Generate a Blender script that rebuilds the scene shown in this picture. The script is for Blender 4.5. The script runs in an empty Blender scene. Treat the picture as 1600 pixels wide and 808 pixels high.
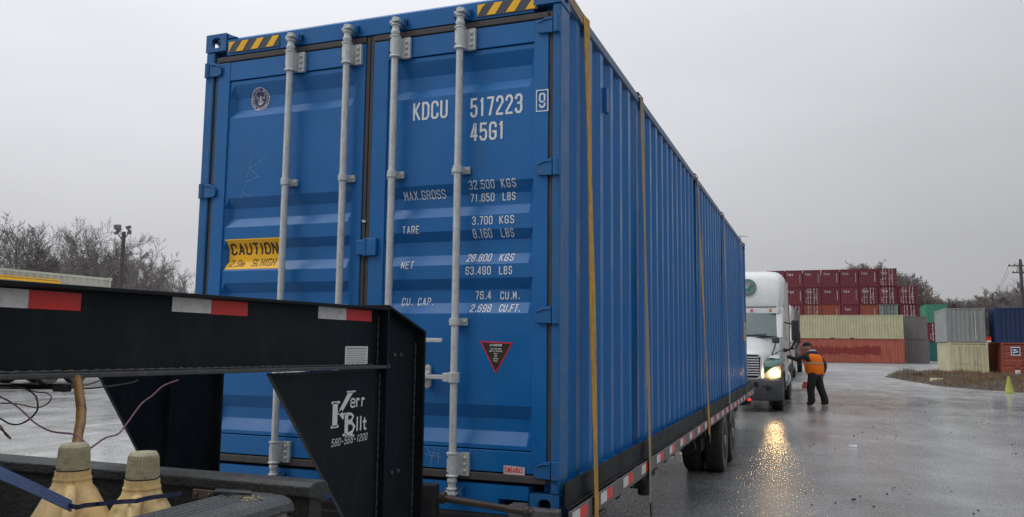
import bpy, bmesh, math, random
from mathutils import Vector, Matrix, noise as mnoise
random.seed(7)
scene = bpy.context.scene
COL = scene.collection
PI = math.pi
D = 0.78            # height of the container's underside above the yard

# ------------------------------------------------------------------ camera
def basis(yaw, pitch, roll):
    f = Vector((math.sin(yaw)*math.cos(pitch), math.cos(yaw)*math.cos(pitch), math.sin(pitch)))
    r = Vector((math.cos(yaw), -math.sin(yaw), 0)); u = r.cross(f)
    return math.cos(roll)*r+math.sin(roll)*u, -math.sin(roll)*r+math.cos(roll)*u, f
CAM = Vector((3.7058, -4.0783, 0.8989+D)); FPX = 1256.09
cr, cu, cf = basis(-.3614, .1054, .0107)
cam = bpy.data.cameras.new('camera'); cam.sensor_width = 36; cam.lens = FPX*36/1600
cam.clip_start = .05; cam.clip_end = 3000
co = bpy.data.objects.new('camera', cam); COL.objects.link(co)
M3 = Matrix((cr, cu, -cf)).transposed().to_4x4(); M3.translation = CAM
co.matrix_world = M3; scene.camera = co

# ------------------------------------------------------------------ light
SUN_EL, SUN_AZ = 48, 230           # soft sun behind the overcast, from the left behind the camera
world = bpy.data.worlds.new('World'); scene.world = world; world.use_nodes = True
wn = world.node_tree; wn.nodes.clear()
def N(nt, typ, **kw):
    n = nt.nodes.new(typ)
    for k, v in kw.items():
        if k in n.inputs: n.inputs[k].default_value = v
        else: setattr(n, k, v)
    return n
out = N(wn, 'ShaderNodeOutputWorld'); bg = N(wn, 'ShaderNodeBackground'); bg.inputs[1].default_value = .1
sky = N(wn, 'ShaderNodeTexSky'); sky.sky_type = 'NISHITA'; sky.sun_disc = False
sky.sun_elevation = math.radians(SUN_EL); sky.sun_rotation = math.radians(SUN_AZ)
tc = N(wn, 'ShaderNodeTexCoord'); sep = N(wn, 'ShaderNodeSeparateXYZ')
wn.links.new(tc.outputs['Generated'], sep.inputs[0])
ramp = N(wn, 'ShaderNodeValToRGB'); cr_ = ramp.color_ramp
cr_.elements[0].position = 0; cr_.elements[0].color = (.445, .443, .462, 1)
cr_.elements[1].position = 1; cr_.elements[1].color = (1.5, 1.56, 1.64, 1)
e = cr_.elements.new(.12); e.color = (.485, .484, .503, 1)
e = cr_.elements.new(.36); e.color = (.70, .705, .735, 1)
wn.links.new(sep.outputs[2], ramp.inputs[0])
# brighter patch of cloud towards the left, soft cloud structure
dot = N(wn, 'ShaderNodeVectorMath', operation='DOT_PRODUCT'); dot.inputs[1].default_value = (-.86, .43, .28)
wn.links.new(tc.outputs['Generated'], dot.inputs[0])
mr = N(wn, 'ShaderNodeMapRange'); mr.inputs[1].default_value = -.2; mr.inputs[2].default_value = 1
mr.inputs[3].default_value = .66; mr.inputs[4].default_value = 1.26
wn.links.new(dot.outputs['Value'], mr.inputs[0])
mp = N(wn, 'ShaderNodeMapping'); mp.inputs[3].default_value = (1, 1, 3.2)
wn.links.new(tc.outputs['Generated'], mp.inputs[0])
nz = N(wn, 'ShaderNodeTexNoise'); nz.inputs['Scale'].default_value = 1.7; nz.inputs['Detail'].default_value = 4; nz.inputs['Roughness'].default_value = .5
wn.links.new(mp.outputs[0], nz.inputs['Vector'])
mr2 = N(wn, 'ShaderNodeMapRange'); mr2.inputs[1].default_value = .3; mr2.inputs[2].default_value = .7
mr2.inputs[3].default_value = .93; mr2.inputs[4].default_value = 1.075
wn.links.new(nz.outputs[0], mr2.inputs[0])
mul = N(wn, 'ShaderNodeMath', operation='MULTIPLY'); wn.links.new(mr.outputs[0], mul.inputs[0]); wn.links.new(mr2.outputs[0], mul.inputs[1])
mul2 = N(wn, 'ShaderNodeMath', operation='MULTIPLY'); wn.links.new(mul.outputs[0], mul2.inputs[0]); mul2.inputs[1].default_value = 10.2
sc = N(wn, 'ShaderNodeVectorMath', operation='SCALE'); wn.links.new(ramp.outputs[0], sc.inputs[0]); wn.links.new(mul2.outputs[0], sc.inputs['Scale'])
mix = N(wn, 'ShaderNodeMix', data_type='RGBA'); mix.inputs[0].default_value = .96
wn.links.new(sky.outputs[0], mix.inputs[6]); wn.links.new(sc.outputs[0], mix.inputs[7])
wn.links.new(mix.outputs[2], bg.inputs[0]); wn.links.new(bg.outputs[0], out.inputs[0])

sl = bpy.data.lights.new('sun', 'SUN'); sl.energy = .55; sl.angle = math.radians(25); sl.color = (1, .98, .95)
so = bpy.data.objects.new('sun', sl); COL.objects.link(so)
az, el = math.radians(SUN_AZ), math.radians(SUN_EL)
sd = Vector((math.sin(az)*math.cos(el), math.cos(az)*math.cos(el), math.sin(el)))
so.rotation_euler = sd.to_track_quat('Z', 'Y').to_euler(); so.location = (0, 0, 30)
scene.view_settings.view_transform = 'Standard'; scene.view_settings.look = 'None'
scene.view_settings.exposure = 0; scene.view_settings.gamma = 1
scene.cycles.use_denoising = True; scene.cycles.denoising_prefilter = 'FAST'; scene.cycles.max_bounces = 8; scene.cycles.sample_clamp_indirect = 8

# ------------------------------------------------------------------ materials
def mat(name, col, rough=.5, metal=0, var=.15, vscale=4, bump=0, bscale=60, dirt=None, dirt_amt=.5, dscale=(3, 3, .6), emis=None, estr=0,
        alpha=None, trans=0, ior=1.5, rvar=.1, sss=0, coat=0, spec=.5, specks=None, orand=0):
    m = bpy.data.materials.new(name); m.use_nodes = True; nt = m.node_tree; nt.nodes.clear()
    o = N(nt, 'ShaderNodeOutputMaterial'); b = N(nt, 'ShaderNodeBsdfPrincipled'); nt.links.new(b.outputs[0], o.inputs[0])
    tx = N(nt, 'ShaderNodeTexCoord')
    n1 = N(nt, 'ShaderNodeTexNoise'); n1.inputs['Scale'].default_value = vscale; n1.inputs['Detail'].default_value = 6; n1.inputs['Roughness'].default_value = .6
    nt.links.new(tx.outputs['Object'], n1.inputs['Vector'])
    hs = N(nt, 'ShaderNodeMapRange'); hs.inputs[1].default_value = .25; hs.inputs[2].default_value = .75
    hs.inputs[3].default_value = 1-var; hs.inputs[4].default_value = 1+var; nt.links.new(n1.outputs[0], hs.inputs[0])
    s = N(nt, 'ShaderNodeVectorMath', operation='SCALE'); s.inputs[0].default_value = col[:3]; nt.links.new(hs.outputs[0], s.inputs['Scale'])
    last = s.outputs[0]
    if dirt:
        mp = N(nt, 'ShaderNodeMapping'); mp.inputs[3].default_value = dscale; nt.links.new(tx.outputs['Object'], mp.inputs[0])
        n2 = N(nt, 'ShaderNodeTexNoise'); n2.inputs['Scale'].default_value = 2.2; n2.inputs['Detail'].default_value = 9; n2.inputs['Roughness'].default_value = .68
        nt.links.new(mp.outputs[0], n2.inputs['Vector'])
        r2 = N(nt, 'ShaderNodeMapRange'); r2.inputs[1].default_value = .48; r2.inputs[2].default_value = .75; r2.inputs[4].default_value = dirt_amt
        nt.links.new(n2.outputs[0], r2.inputs[0])
        mx = N(nt, 'ShaderNodeMix', data_type='RGBA'); mx.inputs[7].default_value = (*dirt, 1)
        nt.links.new(r2.outputs[0], mx.inputs[0]); nt.links.new(last, mx.inputs[6]); last = mx.outputs[2]
    for sc_, lo, hi, amt_, c_ in (specks or ()):
        n4 = N(nt, 'ShaderNodeTexNoise'); n4.inputs['Scale'].default_value = sc_; n4.inputs['Detail'].default_value = 7; n4.inputs['Roughness'].default_value = .7
        nt.links.new(tx.outputs['Object'], n4.inputs['Vector'])
        r4 = N(nt, 'ShaderNodeMapRange'); r4.inputs[1].default_value = lo; r4.inputs[2].default_value = hi; r4.inputs[4].default_value = amt_
        nt.links.new(n4.outputs[0], r4.inputs[0])
        mx = N(nt, 'ShaderNodeMix', data_type='RGBA'); mx.inputs[7].default_value = (*c_, 1)
        nt.links.new(r4.outputs[0], mx.inputs[0]); nt.links.new(last, mx.inputs[6]); last = mx.outputs[2]
    if orand:
        oi = N(nt, 'ShaderNodeObjectInfo'); r5 = N(nt, 'ShaderNodeMapRange'); r5.inputs[3].default_value = 1-orand; r5.inputs[4].default_value = 1+orand
        nt.links.new(oi.outputs['Random'], r5.inputs[0]); s5 = N(nt, 'ShaderNodeVectorMath', operation='SCALE'); nt.links.new(last, s5.inputs[0]); nt.links.new(r5.outputs[0], s5.inputs['Scale']); last = s5.outputs[0]
    nt.links.new(last, b.inputs['Base Color'])
    rr = N(nt, 'ShaderNodeMapRange'); rr.inputs[1].default_value = .3; rr.inputs[2].default_value = .7
    rr.inputs[3].default_value = max(.02, rough-rvar); rr.inputs[4].default_value = min(1, rough+rvar); nt.links.new(n1.outputs[0], rr.inputs[0])
    nt.links.new(rr.outputs[0], b.inputs['Roughness'])
    b.inputs['Metallic'].default_value = metal; b.inputs['IOR'].default_value = ior
    b.inputs['Specular IOR Level'].default_value = spec
    if trans: b.inputs['Transmission Weight'].default_value = trans
    if coat: b.inputs['Coat Weight'].default_value = coat; b.inputs['Coat Roughness'].default_value = .1
    if sss:
        b.inputs['Subsurface Weight'].default_value = sss; b.inputs['Subsurface Radius'].default_value = (.03, .02, .01)
        b.inputs['Subsurface Scale'].default_value = 1
    if emis: b.inputs['Emission Color'].default_value = (*emis, 1); b.inputs['Emission Strength'].default_value = estr
    if bump:
        n3 = N(nt, 'ShaderNodeTexNoise'); n3.inputs['Scale'].default_value = bscale; n3.inputs['Detail'].default_value = 4
        nt.links.new(tx.outputs['Object'], n3.inputs['Vector'])
        bm_ = N(nt, 'ShaderNodeBump'); bm_.inputs['Strength'].default_value = bump; bm_.inputs['Distance'].default_value = .01
        nt.links.new(n3.outputs[0], bm_.inputs['Height']); nt.links.new(bm_.outputs[0], b.inputs['Normal'])
    m.diffuse_color = (*col[:3], 1)
    return m

M = {}
M['blue'] = mat('blue_paint', (.005, .135, .40), .40, var=.10, vscale=2.5, bump=.22, bscale=5, dirt=(.030, .14, .31), dirt_amt=.55, rvar=.12, spec=.45, specks=((14, .66, .70, .35, (.10, .22, .40)), (3.1, .66, .74, .35, (.02, .08, .20)), (22, .715, .74, .7, (.10, .06, .05))))
M['blue_worn'] = mat('worn_blue_paint', (.018, .13, .34), .5, spec=.35, var=.15, vscale=5, bump=.2, bscale=14, dirt=(.11, .14, .19), dirt_amt=.75, dscale=(9, 9, 1.2), specks=((20, .64, .68, .7, (.12, .085, .07)),))
M['rail_worn'] = mat('worn_rail_paint', (.10, .17, .28), .55, var=.2, vscale=8, dirt=(.22, .18, .15), dirt_amt=.7, dscale=(4, 4, 4))
M['gasket'] = mat('dirty_rubber_gasket', (.065, .060, .060), .7, var=.3, vscale=12, dirt=(.12, .07, .045), dirt_amt=.7, dscale=(8, 8, 3))
M['galv'] = mat('galvanised_steel', (.60, .62, .61), .5, metal=.3, var=.14, vscale=30, bump=.15, bscale=70, dirt=(.30, .27, .23), dirt_amt=.6, dscale=(30, 30, 4), specks=((35, .62, .70, .6, (.26, .19, .13)),))
M['white_ink'] = mat('white_lettering', (.82, .84, .85), .5, var=.1, vscale=30, dirt=(.3, .4, .5), dirt_amt=.4, dscale=(30, 30, 30))
M['chalk'] = mat('chalk_scribble', (.22, .36, .52), .8, var=.3, vscale=60)
M['chalk_g'] = mat('green_chalk', (.2, .42, .36), .8, var=.4, vscale=60)
M['yellow'] = mat('yellow_label', (1.0, .53, .008), .45, var=.08)
M['black_ink'] = mat('black_ink', (.03, .02, .01), .5)
M['dark_strip'] = mat('dark_label_backing', (.055, .065, .085), .5)
M['redlab'] = mat('red_label', (.7, .03, .03), .4)
M['pink'] = mat('pink_red_border', (.62, .03, .07), .4)
M['navy'] = mat('navy_label', (.03, .035, .14), .4)
M['white_lab'] = mat('white_label', (.75, .75, .73), .45, var=.06, vscale=10)
M['hole'] = mat('dark_opening', (.01, .01, .012), .9)
M['black'] = mat('black_trailer_paint', (.0045, .0085, .0115), .55, var=.3, vscale=5, bump=.2, bscale=22, dirt=(.026, .024, .022), dirt_amt=.5, rvar=.12, dscale=(5, 5, 2), spec=.22, specks=((30, .66, .70, .6, (.05, .047, .045)), (9, .70, .74, .6, (.055, .035, .025))))
M['black_edge'] = mat('worn_black_edge', (.05, .055, .06), .5, var=.3, vscale=25, dirt=(.14, .12, .1), dirt_amt=.7, dscale=(14, 14, 14))
M['rail_grey'] = mat('muddy_grey_rail', (.15, .14, .14), .5, metal=.2, var=.25, vscale=7, dirt=(.05, .045, .042), dirt_amt=.8, dscale=(5, 5, 5), bump=.3, bscale=30)
M['under'] = mat('underframe', (.012, .012, .013), .7, var=.3)
M['tape_white'] = mat('white_reflector', (.74, .73, .71), .35, var=.15, vscale=20, dirt=(.3, .27, .25), dirt_amt=.5, dscale=(20, 20, 20))
M['tape_red'] = mat('red_reflector', (.78, .030, .022), .35, var=.15, vscale=20, dirt=(.25, .05, .04), dirt_amt=.3, dscale=(20, 20, 20))
M['strap'] = mat('yellow_webbing', (.58, .32, .05), .8, var=.25, vscale=14, bump=.5, bscale=250, dirt=(.12, .08, .04), dirt_amt=.75, dscale=(9, 9, 3))
M['strap2'] = mat('faded_webbing', (.33, .25, .15), .8, var=.25, vscale=14, dirt=(.2, .2, .2), dirt_amt=.8, dscale=(9, 9, 2))
M['strap3'] = mat('grey_webbing', (.30, .31, .31), .8, var=.25, vscale=14)
M['tyre'] = mat('tyre_rubber', (.016, .016, .017), .75, var=.3, vscale=20, dirt=(.05, .047, .043), dirt_amt=.6, dscale=(6, 6, 6))
M['rim'] = mat('dusty_wheel_rim', (.26, .24, .23), .5, metal=.3, var=.2, dirt=(.1, .085, .075), dirt_amt=.8, dscale=(8, 8, 8))
M['pipe'] = mat('grimy_pipe', (.09, .075, .065), .5, metal=.4, var=.3, vscale=20, dirt=(.12, .06, .035), dirt_amt=.7, dscale=(12, 12, 12))
M['jug'] = mat('yellowed_plastic_jug', (.66, .47, .21), .36, var=.15, vscale=8, sss=.1, dirt=(.30, .17, .055), dirt_amt=.85, dscale=(9, 9, 5), bump=.5, bscale=11, specks=((40, .60, .68, .6, (.14, .09, .045)),))
M['cap'] = mat('grimy_cap', (.42, .38, .25), .5, var=.15, vscale=14, dirt=(.16, .13, .08), dirt_amt=.85, dscale=(20, 20, 60), bump=.2, bscale=80)
M['bluestrap'] = mat('blue_webbing', (.11, .17, .36), .7, var=.15, vscale=30, bump=.5, bscale=300)
M['navystrap'] = mat('navy_webbing', (.012, .022, .07), .6, var=.2, vscale=40)
M['hose'] = mat('brown_hose', (.22, .105, .025), .4, var=.4, vscale=20, dirt=(.04, .02, .01), dirt_amt=.95, dscale=(16, 16, 7), bump=.5, bscale=60)
M['wire_p'] = mat('mauve_wire', (.19, .085, .12), .5); M['wire_b'] = mat('black_wire', (.02, .018, .016), .5)
M['wire_br'] = mat('brown_wire', (.13, .07, .05), .5)
M['bedplastic'] = mat('grey_bed_cap_plastic', (.050, .056, .058), .45, var=.12, vscale=9, bump=.5, bscale=120, dirt=(.10, .10, .095), dirt_amt=.5, dscale=(3, 3, 3))
M['tailcap'] = mat('dark_tailgate_cap', (.020, .022, .023), .5, var=.3, vscale=12, bump=.4, bscale=100, dirt=(.06, .06, .055), dirt_amt=.6, dscale=(9, 9, 9))
M['bedside'] = mat('grey_brown_truck_paint', (.10, .088, .082), .4, var=.08, coat=.3, dirt=(.05, .045, .04), dirt_amt=.5)
M['liner'] = mat('black_bed_liner', (.017, .018, .018), .55, var=.3, bump=.4, bscale=90)
M['truck_white'] = mat('white_truck_paint', (.70, .71, .70), .3, var=.03, vscale=1.2, coat=.3, dirt=(.48, .48, .46), dirt_amt=.4, dscale=(1.2, 1.2, .7))
M['truck_green'] = mat('green_truck_paint', (.03, .115, .095), .3, var=.1, coat=.3)
M['emblem_dark'] = mat('dark_teal_emblem', (.07, .15, .14), .4)
M['bumper'] = mat('grey_bumper', (.055, .06, .068), .5, var=.15, dirt=(.11, .1, .1), dirt_amt=.5)
M['glass'] = mat('windscreen_glass', (.10, .14, .14), .08, spec=.6, var=.2, vscale=2.0, coat=.6)
M['chrome'] = mat('bright_chrome', (.72, .72, .72), .3, metal=.35, var=.05)
M['lamp'] = mat('lit_headlamp', (1, .9, .7), .3, emis=(1, .66, .28), estr=85)
M['lens'] = mat('headlamp_lens', (.66, .58, .47), .12, emis=(1, .74, .42), estr=.12, coat=.5)
M['amber'] = mat('amber_lamp', (.7, .16, .02), .3)
M['taillamp'] = mat('red_tail_lamp', (.6, .01, .01), .3, emis=(1, .05, .03), estr=1.2)
M['blackp'] = mat('black_plastic', (.02, .022, .025), .45)
M['darkgrey'] = mat('dark_grey', (.045, .05, .055), .5)
M['orange'] = mat('orange_vest', (1.0, .21, .012), .65, var=.14, vscale=7, bump=.9, bscale=8, spec=.2)
M['reflect'] = mat('silver_tape', (.50, .36, .26), .5, var=.15, vscale=20)
M['jacket'] = mat('black_jacket', (.014, .015, .022), .75, var=.3, vscale=12, bump=.7, bscale=14)
M['trousers'] = mat('black_trousers', (.013, .013, .016), .8, var=.3, vscale=12, bump=.6, bscale=12)
M['navyhood'] = mat('navy_hood', (.035, .04, .10), .8, var=.3); M['hoodlin'] = mat('pale_hood_lining', (.4, .42, .5), .8)
M['skin'] = mat('skin', (.52, .30, .22), .55, sss=.1); M['boot'] = mat('boot', (.012, .012, .012), .5)
M['bark'] = mat('bark', (.17, .15, .14), .9, var=.3, vscale=3)
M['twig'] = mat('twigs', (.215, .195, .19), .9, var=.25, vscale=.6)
M['twig_brown'] = mat('brown_twigs', (.21, .17, .15), .9, var=.3, vscale=.4)  # far wood: distance haze put into the colour as a lighter brown
M['pole'] = mat('weathered_pole', (.075, .065, .058), .85, var=.3, vscale=8)
M['lampgrey'] = mat('lamp_grey', (.12, .12, .13), .5)
M['cone'] = mat('lime_yellow_cone', (.36, .37, .05), .5, var=.1, dirt=(.2, .2, .05), dirt_amt=.5, dscale=(5, 5, 5))
M['paleredblock'] = mat('faded_red_plastic', (.42, .09, .08), .6)
M['rock'] = mat('dark_stone', (.05, .048, .045), .7); M['paper'] = mat('white_scrap', (.7, .7, .7), .7)
def cmat(n, c, dirt, amt=.5): return mat(n, c, .6, var=.14, vscale=.9, dirt=dirt, dirt_amt=amt, dscale=(2.6, 2.6, .3), bump=.1, bscale=3, orand=.16)
M['maroon'] = cmat('maroon_container', (.155, .024, .036), (.17, .05, .05), .35)
M['redbrown'] = cmat('orange_red_container', (.27, .06, .035), (.18, .05, .04), .6)
M['rust'] = cmat('faded_rust_container', (.40, .105, .07), (.20, .035, .03), .9)
M['rustpatch'] = cmat('repainted_dark_red', (.26, .03, .025), (.33, .08, .06), .6)
M['cream'] = cmat('cream_container', (.60, .56, .36), (.36, .32, .2), .5)
M['cgrey'] = cmat('grey_container', (.20, .185, .185), (.13, .12, .12), .5)
M['greygreen'] = cmat('grey_green_container', (.28, .33, .31), (.17, .2, .19), .6)
M['green'] = cmat('green_container', (.055, .24, .15), (.04, .14, .1), .6)
M['teal'] = cmat('teal_container', (.02, .13, .115), (.02, .08, .08), .5)
M['navyc'] = cmat('navy_container', (.012, .034, .11), (.01, .014, .05), .5)
M['palecream'] = cmat('pale_container', (.56, .55, .46), (.4, .36, .28), .6)
M['paint_mark'] = mat('pale_paint_marks', (.58, .50, .51), .6, orand=.25)
M['wgrey'] = cmat('weathered_grey_container', (.31, .325, .32), (.18, .18, .17), .8)

# ------------------------------------------------------------------ mesh builder
def V(*a): return Vector(a)
class MB:
    def __init__(s, off=(0, 0, 0)): s.v = []; s.f = []; s.o = Vector(off)
    def add(s, vs, fs):
        k = len(s.v); s.v += [tuple(Vector(a)-s.o) for a in vs]; s.f += [tuple(i+k for i in f) for f in fs]
    def box(s, x0, y0, z0, x1, y1, z1):
        if x0 > x1: x0, x1 = x1, x0
        if y0 > y1: y0, y1 = y1, y0
        if z0 > z1: z0, z1 = z1, z0
        s.add([(x0,y0,z0),(x1,y0,z0),(x1,y1,z0),(x0,y1,z0),(x0,y0,z1),(x1,y0,z1),(x1,y1,z1),(x0,y1,z1)],
              [(0,3,2,1),(4,5,6,7),(0,1,5,4),(1,2,6,5),(2,3,7,6),(3,0,4,7)])
    def hexa(s, a):  # 8 points, bottom 4 ccw then top 4
        s.add(a, [(0,3,2,1),(4,5,6,7),(0,1,5,4),(1,2,6,5),(2,3,7,6),(3,0,4,7)])
    def prism(s, poly, axis, a, b):
        def P(u, v, w): return {0: (w, u, v), 1: (u, w, v), 2: (u, v, w)}[axis]
        n = len(poly); vs = [P(u, v, a) for u, v in poly]+[P(u, v, b) for u, v in poly]
        s.add(vs, [tuple(range(n))[::-1], tuple(range(n, 2*n))]+[(i, (i+1) % n, n+(i+1) % n, n+i) for i in range(n)])
    def tube(s, path, r, n=8, caps=True):
        path = [Vector(p) for p in path]; rs = r if isinstance(r, (list, tuple)) else [r]*len(path)
        vs = []; up = None
        for i, p in enumerate(path):
            t = (path[min(i+1, len(path)-1)]-path[max(i-1, 0)]).normalized()
            if up is None: up = V(0, 0, 1) if abs(t.z) < .9 else V(0, 1, 0)
            a = t.cross(up).normalized(); b = a.cross(t).normalized(); up = b
            for k in range(n):
                q = 2*PI*k/n; vs.append(p+(a*math.cos(q)+b*math.sin(q))*rs[i])
        fs = [(i*n+k, i*n+(k+1) % n, (i+1)*n+(k+1) % n, (i+1)*n+k) for i in range(len(path)-1) for k in range(n)]
        if caps: fs += [tuple(range(n))[::-1], tuple(range((len(path)-1)*n, len(path)*n))]
        s.add(vs, fs)
    def lathe(s, prof, c, n=24, axis=2, sq=None):
        vs = []
        for (r, h) in prof:
            for k in range(n):
                q = 2*PI*k/n; x, y = math.cos(q), math.sin(q)
                a, b = r*x, r*y
                vs.append({2: (c[0]+a, c[1]+b, c[2]+h), 0: (c[0]+h, c[1]+a, c[2]+b), 1: (c[0]+a, c[1]+h, c[2]+b)}[axis])
        m = len(prof)
        fs = [(i*n+k, i*n+(k+1) % n, (i+1)*n+(k+1) % n, (i+1)*n+k) for i in range(m-1) for k in range(n)]
        fs += [tuple(range(n))[::-1], tuple(range((m-1)*n, m*n))]
        s.add(vs, fs)
    def loft(s, rings, caps=True):
        n = len(rings[0]); vs = [p for r in rings for p in r]
        fs = [(i*n+k, i*n+(k+1) % n, (i+1)*n+(k+1) % n, (i+1)*n+k) for i in range(len(rings)-1) for k in range(n)]
        if caps: fs += [tuple(range(n))[::-1], tuple(range((len(rings)-1)*n, len(rings)*n))]
        s.add(vs, fs)
    def ell(s, c, r, n=12, m=8):
        rings = []
        for j in range(1, m):
            t = PI*j/m; rings.append([(c[0]+r[0]*math.sin(t)*math.cos(2*PI*k/n), c[1]+r[1]*math.sin(t)*math.sin(2*PI*k/n), c[2]-r[2]*math.cos(t)) for k in range(n)])
        s.loft(rings)
    def grid(s, xs, zs, fn):
        vs = [fn(x, z) for z in zs for x in xs]; n = len(xs)
        s.add(vs, [(j*n+i, j*n+i+1, (j+1)*n+i+1, (j+1)*n+i) for j in range(len(zs)-1) for i in range(n-1)])
    def mesh(s, name, m, smooth=False, fix=True):
        me = bpy.data.meshes.new(name); me.from_pydata(s.v, [], s.f)
        if fix:
            b = bmesh.new(); b.from_mesh(me); bmesh.ops.recalc_face_normals(b, faces=b.faces); b.to_mesh(me); b.free()
        me.materials.append(m if not isinstance(m, str) else M[m])
        if smooth:
            me.shade_smooth() if hasattr(me, 'shade_smooth') else None
            try: me.set_sharp_from_angle(angle=math.radians(38))
            except Exception: pass
        return me
    def build(s, name, m, parent=None, smooth=False, bevel=0, fix=True, loc=None, label=None, kind=None):
        o = bpy.data.objects.new(name, s.mesh(name, m, smooth, fix)); COL.objects.link(o)
        if parent: o.parent = parent
        if loc: o.location = loc
        if bevel:
            md = o.modifiers.new('bevel', 'BEVEL'); md.width = bevel; md.segments = 2; md.limit_method = 'ANGLE'
        if label: o['label'] = label
        if kind: o['kind'] = kind
        return o
def thing(name, label, cat, loc=(0, 0, 0), group=None, rz=0):
    o = bpy.data.objects.new(name, None); COL.objects.link(o); o.location = loc; o.rotation_euler = (0, 0, rz)
    o['label'] = label; o['category'] = cat; o.empty_display_size = .2
    if group: o['group'] = group
    return o
def tag(o, label, cat, group=None, kind=None):
    o['label'] = label; o['category'] = cat
    if group: o['group'] = group
    if kind: o['kind'] = kind
    return o
def inst(src, name, parent, loc=(0, 0, 0), rot=(0, 0, 0), scale=(1, 1, 1)):
    o = bpy.data.objects.new(name, src.data); COL.objects.link(o); o.parent = parent
    o.location = loc; o.rotation_euler = rot; o.scale = scale
    for md in src.modifiers:
        if md.type == 'BEVEL':
            q = o.modifiers.new('bevel', 'BEVEL'); q.width = md.width; q.segments = md.segments; q.limit_method = 'ANGLE'
    return o
def tree_copy(root, loc, rz=0, sc=1, label=None, group=None):
    r = root.copy(); COL.objects.link(r); r.location = loc; r.rotation_euler = (0, 0, rz)
    r.scale = sc if isinstance(sc, tuple) else (sc,)*3
    if label: r['label'] = label
    if group: r['group'] = group
    def rec(src, dst):
        for ch in list(src.children):
            c = ch.copy(); COL.objects.link(c); c.parent = dst; rec(ch, c)
    rec(root, r)
    return r

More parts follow.
